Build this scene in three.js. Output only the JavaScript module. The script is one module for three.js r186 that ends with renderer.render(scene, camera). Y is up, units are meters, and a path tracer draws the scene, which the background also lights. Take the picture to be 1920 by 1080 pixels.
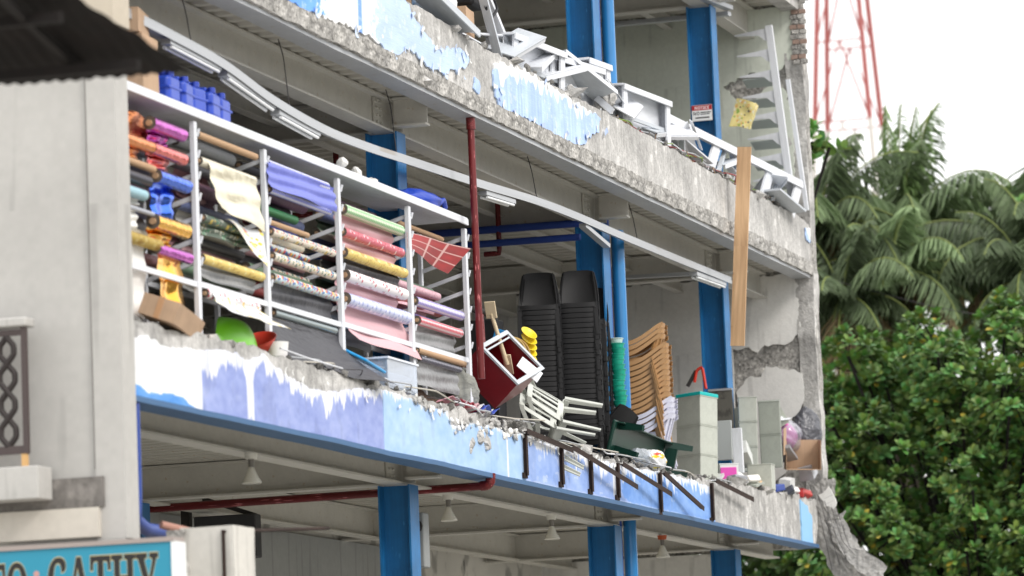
import * as THREE from 'three';
import { mergeGeometries } from 'three/addons/utils/BufferGeometryUtils.js';
import { RoundedBoxGeometry } from 'three/addons/geometries/RoundedBoxGeometry.js';

// ---------------------------------------------------------------- camera, sky, sun, exposure
const scene = new THREE.Scene();
const camera = new THREE.PerspectiveCamera(7.845, 16 / 9, 1, 900);
camera.position.set(-33.229, 1.344, 13.583);
camera.up.set(-0.10766738, 0.99143239, 0.07395641);
camera.lookAt(-33.229 + 0.94928465, 1.344 + 0.12462337, 13.583 - 0.28866532);
camera.focus = 49; camera.userData.fStop = 1.5;

const renderer = new THREE.WebGLRenderer({ antialias: true });
renderer.toneMapping = THREE.LinearToneMapping;
renderer.toneMappingExposure = 1.6;
renderer.shadowMap.enabled = true;

// white overcast sky: even cloud cover, a little brighter overhead
{
  const w = 64, h = 32, d = new Float32Array(w * h * 4);
  for (let j = 0; j < h; j++) for (let i = 0; i < w; i++) {
    const el = ((j + 0.5) / h - 0.5) * Math.PI, k = 0.98 + 0.22 * Math.max(0, Math.sin(el));
    d.set([1.0 * k, 1.0 * k, 1.0 * k, 1], (j * w + i) * 4);
  }
  const t = new THREE.DataTexture(d, w, h, THREE.RGBAFormat, THREE.FloatType);
  t.mapping = THREE.EquirectangularReflectionMapping; t.magFilter = THREE.LinearFilter; t.needsUpdate = true;
  scene.background = t; scene.environment = t;
}
const sun = new THREE.DirectionalLight(0xfff9f2, 1.4);
sun.position.set(-6, 44, 42); sun.target.position.set(12, 6, 0);
sun.castShadow = true; sun.shadow.radius = 30; sun.shadow.mapSize.set(2048, 2048);
Object.assign(sun.shadow.camera, { left: -50, right: 50, top: 50, bottom: -50, near: 1, far: 160 });
scene.add(sun, sun.target);

// ---------------------------------------------------------------- helpers
function rng(seed) { let a = seed >>> 0; return () => { a = (a + 0x6D2B79F5) >>> 0; let t = Math.imul(a ^ (a >>> 15), 1 | a); t = (t + Math.imul(t ^ (t >>> 7), 61 | t)) ^ t; return ((t ^ (t >>> 14)) >>> 0) / 4294967296; }; }
const R = rng(7), rr = (a, b) => a + (b - a) * R();
const V = (x, y, z) => new THREE.Vector3(x, y, z);
const hash = (x, y) => { let h = Math.imul(x | 0, 374761393) + Math.imul(y | 0, 668265263); h = Math.imul(h ^ (h >>> 13), 1274126177); return ((h ^ (h >>> 16)) >>> 0) / 4294967296; };
const sm = t => t * t * (3 - 2 * t), mix = (a, b, t) => a + (b - a) * t, clamp = (t, a = 0, b = 1) => Math.min(b, Math.max(a, t));
const step = (a, b, x) => sm(clamp((x - a) / (b - a)));
function vn(x, y, p = 0) {
  const xi = Math.floor(x), yi = Math.floor(y), fx = sm(x - xi), fy = sm(y - yi), m = n => p ? ((n % p) + p) % p : n;
  return mix(mix(hash(m(xi), m(yi)), hash(m(xi + 1), m(yi)), fx), mix(hash(m(xi), m(yi + 1)), hash(m(xi + 1), m(yi + 1)), fx), fy);
}
function fbm(x, y, o = 4, p = 0) { let s = 0, a = 0.5, t = 0; for (let i = 0; i < o; i++) { s += a * vn(x, y, p); t += a; x *= 2; y *= 2; p *= 2; a *= 0.5; } return s / t; }
function tex(w, h, fn, srgb = true, wrap = THREE.RepeatWrapping) {
  const d = new Uint8Array(w * h * 4);
  for (let j = 0; j < h; j++) for (let i = 0; i < w; i++) {
    let c = fn((i + 0.5) / w, (j + 0.5) / h, i, j); if (typeof c === 'number') c = [c, c, c];
    const k = (j * w + i) * 4; for (let q = 0; q < 3; q++) d[k + q] = clamp(c[q]) * 255; d[k + 3] = 255;
  }
  const t = new THREE.DataTexture(d, w, h); t.wrapS = t.wrapT = wrap; t.magFilter = THREE.LinearFilter; t.minFilter = THREE.LinearMipmapLinearFilter; t.generateMipmaps = true;
  if (srgb) t.colorSpace = THREE.SRGBColorSpace; t.needsUpdate = true; return t;
}
const rep = (t, x, y = x) => { const c = t.clone(); c.repeat.set(x, y); c.needsUpdate = true; return c; };
const S = (color, roughness = 0.8, o = {}) => new THREE.MeshStandardMaterial({ color, roughness, side: THREE.DoubleSide, ...o });
const PH = (color, roughness, o = {}) => new THREE.MeshPhysicalMaterial({ color, roughness, side: THREE.DoubleSide, ...o });

// uv in metres from the facing of every face
function uvm(g, s = 1) {
  if (g.index) g = g.toNonIndexed();
  const p = g.attributes.position, uv = new Float32Array(p.count * 2), a = V(), b = V(), c = V();
  for (let i = 0; i < p.count; i += 3) {
    a.fromBufferAttribute(p, i); b.fromBufferAttribute(p, i + 1); c.fromBufferAttribute(p, i + 2);
    const n = b.clone().sub(a).cross(c.clone().sub(a)), ax = Math.abs(n.x), ay = Math.abs(n.y), az = Math.abs(n.z);
    [a, b, c].forEach((v, k) => { const q = (i + k) * 2; if (az >= ax && az >= ay) { uv[q] = v.x; uv[q + 1] = v.y; } else if (ax >= ay) { uv[q] = v.z; uv[q + 1] = v.y; } else { uv[q] = v.x; uv[q + 1] = v.z; } uv[q] *= s; uv[q + 1] *= s; });
  }
  g.setAttribute('uv', new THREE.BufferAttribute(uv, 2)); return g;
}
const bx = (x0, x1, y0, y1, z0, z1) => new THREE.BoxGeometry(x1 - x0, y1 - y0, z1 - z0).translate((x0 + x1) / 2, (y0 + y1) / 2, (z0 + z1) / 2);
const rbox = (w, h, d, r = 0.01, s = 2) => new RoundedBoxGeometry(w, h, d, s, r);
function merge(gs) {
  gs = gs.map(g => { g = g.index ? g.toNonIndexed() : g.clone(); for (const k of Object.keys(g.attributes)) if (!['position', 'normal', 'uv', 'color'].includes(k)) g.deleteAttribute(k); return g; });
  return mergeGeometries(gs);
}
// bar of section w x h from a to b; the section's h side stays as near to "up" as it can
function bar(a, b, w, h = w, up = V(0, 1, 0), w1 = w, h1 = h) {
  const A = a.isVector3 ? a : V(...a), B = b.isVector3 ? b : V(...b), d = B.clone().sub(A), L = d.length(); d.normalize();
  let u = up.clone(); if (Math.abs(u.dot(d)) > 0.97) u = V(0, 0, 1);
  const r = d.clone().cross(u).normalize(); u = r.clone().cross(d);
  const g = new THREE.BoxGeometry(1, 1, L), p = g.attributes.position;
  for (let i = 0; i < p.count; i++) { const e = p.getZ(i) > 0; p.setX(i, p.getX(i) * (e ? w : w1)); p.setY(i, p.getY(i) * (e ? h : h1)); }
  g.computeVertexNormals();
  const m = new THREE.Matrix4().makeBasis(r, u, d.clone().negate()); m.setPosition(A.clone().add(B).multiplyScalar(0.5)); return g.applyMatrix4(m);
}
function tube(pts, r, seg = 8, n = 0) { const c = new THREE.CatmullRomCurve3(pts.map(p => p.isVector3 ? p : V(...p)), false, 'catmullrom', 0.15); return new THREE.TubeGeometry(c, n || Math.max(2, (pts.length - 1) * 6), r, seg); }
function cyl(a, b, r0, r1 = r0, seg = 14, open = false) {
  const A = V(...a), B = V(...b), d = B.clone().sub(A), g = new THREE.CylinderGeometry(r1, r0, d.length(), seg, 1, open);
  g.applyQuaternion(new THREE.Quaternion().setFromUnitVectors(V(0, 1, 0), d.clone().normalize())); const m = A.add(B).multiplyScalar(0.5); return g.translate(m.x, m.y, m.z);
}
// thick sheet through fn(u, v) -> [x, y, z]
function sheet(fn, nu, nv, th = 0.004) {
  const P = [], U = [], I = [];
  const e = 1e-3, q = (u, v) => V(...fn(u, v));
  const rows = (side) => { for (let j = 0; j <= nv; j++) for (let i = 0; i <= nu; i++) { const u = i / nu, v = j / nv, p = q(u, v); const n = q(Math.min(1, u + e), v).sub(q(Math.max(0, u - e), v)).cross(q(u, Math.min(1, v + e)).sub(q(u, Math.max(0, v - e)))).normalize(); p.addScaledVector(n, side * th / 2); P.push(p.x, p.y, p.z); U.push(u, v); } };
  rows(1); rows(-1); const N = (nu + 1) * (nv + 1), id = (i, j) => j * (nu + 1) + i;
  for (let j = 0; j < nv; j++) for (let i = 0; i < nu; i++) { const a = id(i, j), b = id(i + 1, j), c = id(i + 1, j + 1), d = id(i, j + 1); I.push(a, b, c, a, c, d, N + a, N + c, N + b, N + a, N + d, N + c); }
  const g = new THREE.BufferGeometry(); g.setAttribute('position', new THREE.Float32BufferAttribute(P, 3)); g.setAttribute('uv', new THREE.Float32BufferAttribute(U, 2)); g.setIndex(I); g.computeVertexNormals();
  const E = [], EU = [], edge = (a, b) => { for (const k of [a, b, b + N, a, b + N, a + N]) { E.push(P[k * 3], P[k * 3 + 1], P[k * 3 + 2]); EU.push(U[k * 2], U[k * 2 + 1]); } };
  for (let i = 0; i < nu; i++) { edge(id(i + 1, 0), id(i, 0)); edge(id(i, nv), id(i + 1, nv)); }
  for (let j = 0; j < nv; j++) { edge(id(0, j), id(0, j + 1)); edge(id(nu, j + 1), id(nu, j)); }
  const s = new THREE.BufferGeometry(); s.setAttribute('position', new THREE.Float32BufferAttribute(E, 3)); s.setAttribute('uv', new THREE.Float32BufferAttribute(EU, 2)); s.computeVertexNormals();
  return merge([g, s]);
}
// plate with a ragged outline, thickness t; plane 'z': pts are (x, y) at z; plane 'x': pts are (z, y) at x
function ragged(pts, amp, seg, seed) {
  const r = rng(seed), out = [];
  for (let i = 0; i < pts.length; i++) {
    const a = pts[i], b = pts[(i + 1) % pts.length], L = Math.hypot(b[0] - a[0], b[1] - a[1]), n = Math.max(1, Math.round(L / seg)), nx = -(b[1] - a[1]) / (L || 1), ny = (b[0] - a[0]) / (L || 1);
    const k = a[2] === 0 ? 0 : amp;
    for (let j = 0; j < n; j++) { const t = j / n, o = j || k ? (r() - 0.5) * 2 * k * (r() < 0.18 ? 1.9 : 1) : 0; out.push([a[0] + (b[0] - a[0]) * t + nx * o, a[1] + (b[1] - a[1]) * t + ny * o]); }
  }
  return out;
}
function plate(pts, t, at, plane = 'z') {
  const sh = new THREE.Shape(pts.map(p => new THREE.Vector2(p[0], p[1])));
  const g = new THREE.ExtrudeGeometry(sh, { depth: t, bevelEnabled: false });
  if (plane === 'z') g.translate(0, 0, at); else { const p = g.attributes.position, n = g.attributes.normal; g.applyMatrix4(new THREE.Matrix4().set(0, 0, 1, at, 0, 1, 0, 0, 1, 0, 0, 0, 0, 0, 0, 1)); for (let i = 0; i < p.count; i += 3) { const a = V().fromBufferAttribute(p, i), b = V().fromBufferAttribute(p, i + 1); p.setXYZ(i, b.x, b.y, b.z); p.setXYZ(i + 1, a.x, a.y, a.z); } g.computeVertexNormals(); }
  return g;
}
function jitter(g, amp, f, seed = 0) {     // push vertices about by smooth noise, equal positions alike
  const p = g.attributes.position;
  for (let i = 0; i < p.count; i++) { const x = p.getX(i), y = p.getY(i), z = p.getZ(i); p.setXYZ(i, x + amp * (fbm(y * f + seed, z * f + x * f * 0.7, 3) - 0.5) * 2, y + amp * (fbm(z * f + seed + 9, x * f + y * f * 0.6, 3) - 0.5) * 2, z + amp * (fbm(x * f + seed + 21, y * f + z * f * 0.8, 3) - 0.5) * 2); }
  g.computeVertexNormals(); return g;
}
const taken = {};
const numbered = n => { const k = taken[n] = (taken[n] ?? -1) + 1; return k ? `${n}_${String(k).padStart(3, '0')}` : n; };
const shade = o => { o.castShadow = o.receiveShadow = true; return o; };
function thing(name, label, category, group, kind) {
  const o = new THREE.Group(); o.name = numbered(name); scene.add(o); o.userData = { label, category };
  if (group) o.userData.group = group; if (kind) { o.userData.kind = kind; } return o;
}
function part(parent, name, g, m, label) { const o = shade(new THREE.Mesh(g, m)); o.name = name; parent.add(o); if (label) o.userData.label = label; return o; }
function solo(name, label, category, g, m, group, kind) {
  const o = shade(new THREE.Mesh(g, m)); o.name = numbered(name); scene.add(o); o.userData = { label, category };
  if (group) o.userData.group = group; if (kind) o.userData.kind = kind; return o;
}
function struct(name, g, m) { const o = shade(new THREE.Mesh(g, m)); o.name = name; o.userData.kind = 'structure'; scene.add(o); return o; }
function dup(o, label, group) { const c = o.clone(); c.name = numbered(o.name.replace(/_\d{3}$/, '')); c.userData = { ...o.userData }; if (label) c.userData.label = label; if (group) c.userData.group = group; scene.add(c); return c; }
// ---------------------------------------------------------------- materials
const T = {};
T.conc = tex(1024, 1024, (u, v) => { const a = fbm(u * 6, v * 6, 5, 6), b = fbm(u * 60, v * 60, 3, 60), s = fbm(u * 40 + 3, v * 3, 3, 40), k = 0.7 + 0.26 * (a - 0.5) + 0.16 * (b - 0.5) + 0.14 * (s - 0.5); const w = step(0.62, 0.75, fbm(u * 10 + 5, v * 10, 4, 10)) * 0.1; return [k + w, k * 0.99 + w, k * 0.975 + w]; });
T.concB = tex(512, 512, (u, v) => 0.6 * fbm(u * 30, v * 30, 4, 30) + 0.4 * vn(u * 140, v * 140, 140), false);
T.rough = tex(1024, 1024, (u, v) => { const a = fbm(u * 12, v * 12, 5, 12), b = vn(u * 90, v * 90, 90), c = vn(u * 50 + 7, v * 50, 50); let k = 0.62 + 0.34 * (a - 0.5) + 0.2 * (b - 0.5); if (c > 0.8) k += 0.12; if (b < 0.12) k -= 0.12; return [k, k * 0.985, k * 0.96]; });
T.roughB = tex(512, 512, (u, v) => 0.5 * fbm(u * 14, v * 14, 5, 14) + 0.5 * vn(u * 48, v * 48, 48), false);
T.plaster = tex(1024, 1024, (u, v) => { const a = fbm(u * 5, v * 5, 5, 5), b = fbm(u * 50, v * 50, 2, 50), st = step(0.58, 0.8, fbm(u * 26, v * 2.5 + 4, 3, 26)); const k = 0.9 + 0.07 * (a - 0.5) + 0.04 * (b - 0.5) - 0.07 * st; return [k, k * 0.995, k * 0.98]; });
T.stain = tex(1024, 512, (u, v) => { const a = fbm(u * 8, v * 5, 5, 8), m = step(0.5, 0.72, fbm(u * 14 + 3, v * 10 + 2, 5, 14)), d = step(0.66, 0.76, fbm(u * 22 + 8, v * 7, 4, 22)); const k = 0.86 - 0.1 * (a - 0.5) - 0.2 * m - 0.5 * d * m; return [k, k * 0.985, k * 0.95]; });
T.metal = tex(512, 512, (u, v) => { const a = fbm(u * 6, v * 6, 5, 6), r = step(0.76, 0.84, fbm(u * 20 + 3, v * 20, 4, 20)); const k = 0.9 + 0.07 * (a - 0.5) + 0.03 * (fbm(u * 40, v * 40, 2, 40) - 0.5); return [k - 0.06 * r, k - 0.1 * r, k - 0.15 * r]; });
T.blue = tex(512, 512, (u, v) => { const a = fbm(u * 5, v * 5, 5, 5), s = vn(u * 70, v * 3, 70), k = 1 + 0.22 * (a - 0.5) + 0.08 * (s - 0.5); const c = step(0.7, 0.86, fbm(u * 18, v * 6, 5, 18)) * 0.1; return [0.11 * k + c, 0.42 * k + c, 0.64 * k + c]; });
T.wood = tex(256, 1024, (u, v) => { const g = fbm(u * 60 + 3 * fbm(u * 4, v * 3, 2), v * 4, 4), kn = step(0.05, 0.02, Math.hypot((u * 5 % 1) - 0.5 - 0.3 * Math.sin(v * 40), (v * 3 % 1) - 0.5)), k = 0.35 + 0.9 * g - 0.5 * kn; return [0.6 + 0.22 * k, 0.46 + 0.22 * k, 0.33 + 0.2 * k]; });
T.card = tex(256, 256, (u, v) => { const a = fbm(u * 4, v * 4, 4, 4), l = vn(u * 120, 1, 120), k = 0.95 + 0.16 * (a - 0.5) + 0.05 * (l - 0.5); return [0.76 * k, 0.64 * k, 0.53 * k]; });
T.crease = tex(512, 512, (u, v) => { const a = Math.abs(fbm(u * 7, v * 7, 4, 7) - 0.5) * 2.4, b = Math.abs(fbm(u * 15 + 4, v * 15, 3, 15) - 0.5) * 1.6; return 1 - 0.7 * a - 0.3 * b; }, false);
T.rust = tex(512, 512, (u, v) => { const a = fbm(u * 9, v * 9, 5, 9), b = fbm(u * 40, v * 40, 3, 40); const k = 0.6 * a + 0.5 * b; return [0.1 + 0.17 * k, 0.07 + 0.11 * k, 0.055 + 0.09 * k]; });
T.smudge = tex(512, 512, (u, v) => { const a = fbm(u * 4, v * 4, 5, 4), b = fbm(u * 24, v * 24, 3, 24); return 0.93 + 0.1 * (a - 0.5) + 0.05 * (b - 0.5); });
T.redpaint = tex(256, 256, (u, v) => { const a = fbm(u * 6, v * 6, 5, 6), c = step(0.73, 0.8, fbm(u * 26 + 4, v * 26, 3, 26)) * 0.4; const k = 0.9 + 0.3 * (a - 0.5); return [0.45 * k + c, 0.085 * k + c, 0.095 * k + c]; });
const M = {
  conc: S(0xffffff, 0.95, { map: T.conc, bumpMap: T.concB, bumpScale: 0.012 }),
  rough: S(0xffffff, 0.98, { map: T.rough, bumpMap: T.roughB, bumpScale: 0.02 }),
  plaster: S(0xffffff, 0.85, { map: T.plaster, bumpMap: T.concB, bumpScale: 0.003 }),
  greenwall: S(0xeef5ec, 0.8, { map: T.plaster }),
  stained: S(0xffffff, 0.9, { map: T.stain }),
  steel: S(0xdcd9d1, 0.6, { map: T.metal }),                     // off-white painted structural steel
  deck: S(0xd2cec4, 0.5, { map: T.metal, metalness: 0.15 }),
  blue: S(0xffffff, 0.5, { map: T.blue }),
  pipeblue: PH(0x2a86c8, 0.35, { clearcoat: 0.3, map: T.smudge }),
  pipenavy: PH(0x27479c, 0.45, { map: T.smudge }),
  red: S(0xffffff, 0.45, { map: T.redpaint }),
  white: PH(0xe9ecf2, 0.45, { map: T.smudge }),                   // powder-coated rack and shop fittings
  whitegrey: PH(0xc9cfd6, 0.5, { map: T.smudge }),
  galv: S(0xc9ccd0, 0.42, { map: T.metal, metalness: 0.35 }),
  dark: S(0x33302e, 0.8), black: PH(0x17171a, 0.6, { map: T.smudge }),
  wood: S(0xffffff, 0.8, { map: T.wood }), card: S(0xffffff, 0.9, { map: T.card }),
  rust: S(0xffffff, 0.9, { map: T.rust, bumpMap: T.concB, bumpScale: 0.004 }),
  tan: PH(0xb98e5e, 0.42, { map: T.smudge }), lilac: PH(0xdfe0f2, 0.42, { map: T.smudge }), greywhite: PH(0xcfd2cb, 0.45, { map: T.smudge }),
  teal: PH(0x1fae93, 0.35), pine: PH(0x0f3b31, 0.4, { map: T.smudge }), yellow: PH(0xe8cf2a, 0.35),
  drawer: PH(0xc3c7bd, 0.5, { map: T.smudge }), aqua: PH(0x19b5b3, 0.4), pink: PH(0xd84fae, 0.4),
  jerry: PH(0x2c4fc4, 0.35, { map: T.smudge }), crimson: PH(0x7d1420, 0.35, { map: T.smudge }),
  paper: S(0xe6e5e2, 0.75, { bumpMap: T.crease, bumpScale: 0.01 }),
  clear: PH(0xe8eef6, 0.12, { transmission: 0.75, thickness: 0, transparent: true }),
  lampglass: PH(0xe9e6da, 0.25, { transmission: 0.35, thickness: 0 }),
  wire: S(0x39373a, 0.7), asphalt: S(0xa8a69f, 0.95, { map: T.smudge }), cement: S(0xb5b2aa, 0.95, { map: T.smudge }),
};
const foil = (c, r = 0.16) => S(c, r, { metalness: 1, bumpMap: T.crease, bumpScale: 0.006 });
const lin = h => { const c = new THREE.Color(h); return [c.r, c.g, c.b]; };
// ---------------------------------------------------------------- ground
struct('ground', uvm(new THREE.PlaneGeometry(900, 900).rotateX(-Math.PI / 2), 0.2), M.cement);
struct('road', uvm(bx(-200, 200, 0, 0.004, 7, 22).toNonIndexed(), 0.2), M.asphalt);
{ const g = uvm(bx(-60, 60, 0, 0.13, 0.3, 6.8), 0.3); struct('pavement', g, M.cement); }

// ---------------------------------------------------------------- the damaged building
const X1 = 26.6, COLX = [0.75, 9.5, 17.58, 23.75], BACK = -15;
const B = thing('damaged_building', 'blue and white building with its front torn off, floors open', 'building');
const sub = (parent, name, g, m, label) => part(parent, name, g, m, label);

// lower floor edge: core with a broken top, blue steel strip below, plaster skin with paint in front
const lowTop = [[0, 5.71], [1.39, 5.73], [2.64, 5.77], [3.66, 5.75], [5.39, 5.71], [6.85, 5.70], [7.53, 5.69], [9.31, 5.70], [11.73, 5.6], [13.64, 5.58], [15.7, 5.53], [20.24, 5.58], [22.6, 5.66], [25.2, 5.72], [26.3, 5.70]];
function roughEdge(pts, dy, step_, seed) { const o = [], r = rng(seed); for (let i = 0; i < pts.length - 1; i++) { const a = pts[i], b = pts[i + 1], n = Math.max(1, Math.round((b[0] - a[0]) / step_)); for (let j = 0; j < n; j++) { const t = j / n; o.push([mix(a[0], b[0], t) + (r() - 0.5) * step_ * 0.5, mix(a[1], b[1], t) + (r() - 0.5) * 2 * dy]); } } o.push(pts.at(-1)); return o; }
{
  const top = roughEdge(lowTop, 0.035, 0.14, 11), pts = [...top, [26.25, 5.3], [26.1, 5.06], [0, 5.06]];
  const f = part(B, 'lower_fascia', uvm(plate(pts, 0.26, -0.28), 0.5), M.conc, 'long concrete floor edge with a ragged broken top');
  sub(f, 'steel_edge_strip', uvm(jitter(new THREE.BoxGeometry(26.1, 0.05, 0.3, 90, 1, 1).translate(13.05, 5.033, -0.125), 0.009, 0.9)), S(0x46719f, 0.6, { map: T.metal }));
  // painted plaster skin
  const W0 = 0, W1 = 20.2, H0 = 5.04, H1 = 5.76, blueTop = [[-1, 5.13], [0.25, 5.15], [0.48, 5.10], [1.07, 5.14], [1.34, 5.12], [1.49, 5.08], [1.72, 5.03]];
  const pl = [[0, 5.53], [0.52, 5.6], [0.97, 5.54], [1.53, 5.58], [2.63, 5.66], [2.98, 5.6], [3.39, 5.72], [3.65, 5.63], [4.19, 5.54], [4.8, 5.49], [5.37, 5.52], [6.14, 5.62], [6.82, 5.66], [7.79, 5.65], [8.04, 5.6], [8.9, 5.62], [9.06, 5.47], [9.4, 5.49], [9.67, 5.56], [10.14, 5.53], [10.44, 5.58], [11.23, 5.55], [11.73, 5.57], [12.45, 5.53], [13.64, 5.52], [14.42, 5.5], [15.7, 5.5], [17.31, 5.53], [19.14, 5.54], [20.18, 5.5]];
  const topAt = (P, x) => { for (let i = 0; i < P.length - 1; i++) if (x <= P[i + 1][0]) return mix(P[i][1], P[i + 1][1], clamp((x - P[i][0]) / (P[i + 1][0] - P[i][0]))); return P.at(-1)[1]; };
  const paint = tex(2048, 256, (u, v) => {
    const x = mix(W0, W1, u), y = mix(H0, H1, v), n = fbm(x * 2.2, y * 5, 4), n2 = fbm(x * 9 + 4, y * 16, 4), c0 = [0.90, 0.905, 0.92];
    let c = x < 1.78 ? [0.34, 0.58, 0.85] : x < 6.79 ? [0.585, 0.635, 0.83] : x < 11.69 ? [0.66, 0.775, 0.915] : x < 15.2 + 1.5 * n ? [0.58, 0.68, 0.885] : [0.46, 0.62, 0.87];
    const k = 0.3 * (n - 0.5) + 0.16 * (n2 - 0.5); c = c.map(q => q + k * (1.15 - q));
    const drip = vn(x * 7.5, 3.3), drip2 = vn(x * 23, 8.1), drip3 = vn(x * 2.9, 1.7);
    let d = x < 1.78 ? 0 : (x < 6.79 ? 0.035 + 0.36 * Math.pow(drip, 3.4) * (0.3 + 0.9 * drip3) + 0.09 * drip2 * drip2 : x < 11.69 ? 0.015 + 0.09 * Math.pow(drip, 4) : 0.04 + 0.26 * Math.pow(drip, 4) + 0.11 * drip2 * drip2);
    if (x > 1.78 && x < 3.6) d += 0.06;
    if (Math.abs(x - 3.0) < 0.09) d = 0.56; if (Math.abs(x - 11.02) < 0.03) d = 0.6; if (Math.abs(x - 15.35) < 0.07) d = 0.38;
    const t = topAt(pl, x) + 0.02;
    let w = x < 1.78 ? step(-0.008, 0.008, y - topAt(blueTop, x) - 0.05 * (n2 - 0.5)) : clamp(step(-0.03, 0.012, y - (t - d) + 0.11 * (fbm(x * 34, y * 3, 3) - 0.5)) * (0.55 + 0.75 * fbm(x * 40, y * 2 + 7, 2)), 0, 1);
    w = Math.max(w, step(0.70, 0.73, fbm(x * 4 + 2, y * 9 + 1, 5)) * 0.3 * step(11.7, 12.5, x), step(5.085, 5.06, y + 0.05 * (n2 - 0.5)) * (x > 11.7 ? 0.35 : 0));
    const dirt = 1 - 0.05 * step(0.6, 0.75, fbm(x * 5 + 9, y * 3, 4)); return [0, 1, 2].map(i => mix(c[i], c0[i] + 0.05 * (n - 0.5), w) * dirt);
  }, true, THREE.ClampToEdgeWrapping);
  const mp = S(0xffffff, 0.78, { map: paint });
  const skin = (x0, x1, seed) => {
    const P = [[x0, topAt(pl, x0)], ...pl.filter(p => p[0] > x0 && p[0] < x1), [x1, topAt(pl, x1)]];
    const g = plate([...roughEdge(P, 0.018, 0.05, seed), [x1, H0], [x0, H0]], 0.022, -0.019), p = g.attributes.position, uv = g.attributes.uv;
    for (let i = 0; i < p.count; i++) uv.setXY(i, (p.getX(i) - W0) / (W1 - W0), (p.getY(i) - H0) / (H1 - H0));
    return g;
  };
  sub(f, 'painted_plaster', skin(0, 6.79, 3), mp, 'white and lilac painted plaster with ragged drips');
  sub(f, 'painted_plaster', skin(6.795, 11.69, 4), mp, 'pale blue painted plaster with a crumbled top edge');
  sub(f, 'painted_plaster', skin(11.695, 20.17, 5), mp, 'blue painted plaster with white streaks');
  const endp = ragged([[25.15, 5.06], [25.85, 5.06], [25.82, 5.45], [25.5, 5.6], [25.15, 5.66]], 0.03, 0.08, 9);
  sub(f, 'painted_plaster', plate(endp, 0.02, -0.019), S(0x8fbfe6, 0.8), 'small pale blue patch at the far end');
  // crumbled lumps on the top edge round the pale blue length
  for (let i = 0; i < 60; i++) { const x = rr(7.4, 12.8), s = rr(0.012, 0.045), g = jitter(new THREE.IcosahedronGeometry(s, 1), s * 0.9, 14, i).scale(1.6, 1, 0.5); g.translate(x, topAt(pl, x) + rr(-0.07, 0.07), rr(-0.03, 0.03)); sub(f, 'broken_lump', uvm(g), i % 4 ? M.conc : M.plaster); }
  for (const [x, y, s] of [[10.0, 5.42, 0.075], [10.25, 5.4, 0.09], [9.75, 5.36, 0.05], [9.68, 5.24, 0.035], [9.7, 5.3, 0.045]]) sub(f, 'broken_lump', uvm(jitter(new THREE.IcosahedronGeometry(s, 1), s * 0.8, 12, x * 10).scale(1.3, 1, 0.6).translate(x - 0.3 * x, y, 0.0).translate(0.3 * x, 0, 0)), M.conc);
}
// lower and upper floor plates, decks, roof
function deck(y, name) {
  const sh = new THREE.Shape(), p = 0.3, n = Math.round(X1 / p); sh.moveTo(0, y + 0.09); sh.lineTo(0, y);
  for (let i = 0; i < n; i++) { const x = i * p; sh.lineTo(x + 0.11, y); sh.lineTo(x + 0.15, y + 0.055); sh.lineTo(x + 0.26, y + 0.055); sh.lineTo(x + p, y); }
  sh.lineTo(n * p, y + 0.09); sh.lineTo(0, y + 0.09);
  return part(B, name, uvm(new THREE.ExtrudeGeometry(sh, { depth: -BACK - 0.06, bevelEnabled: false }).translate(0, 0, BACK), 0.5), M.deck);
}
deck(5.3, 'lower_deck'); deck(9.13, 'upper_deck'); deck(13.1, 'roof_deck');
part(B, 'lower_floor', uvm(bx(0, X1 - 0.01, 5.392, 5.55, BACK, -0.285), 0.5), M.conc);
part(B, 'upper_floor', uvm(bx(0, X1 - 0.01, 9.222, 9.4, BACK, -0.285), 0.5), M.conc);
part(B, 'roof', uvm(bx(-0.3, X1 + 0.3, 13.192, 13.5, BACK - 0.3, 0.1), 0.5), M.conc);
part(B, 'roof_edge_beam', uvm(bx(-0.3, X1 + 0.2, 13.0, 13.19, -0.25, 0.0), 0.5), M.conc);
part(B, 'back_wall', uvm(bx(-0.2, X1, 5.3, 13.1, BACK - 0.25, BACK - 0.002), 0.4), M.plaster);
part(B, 'rear_ground_wall', uvm(bx(-0.2, X1, 0.004, 5.29, -4.5, -4.3), 0.25), M.stained);
part(B, 'grey_dado', uvm(bx(0.1, 20.2, 0.01, 4.92, -4.29, -4.24), 0.4), S(0xb9bcbe, 0.85, { map: T.plaster }));
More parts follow.
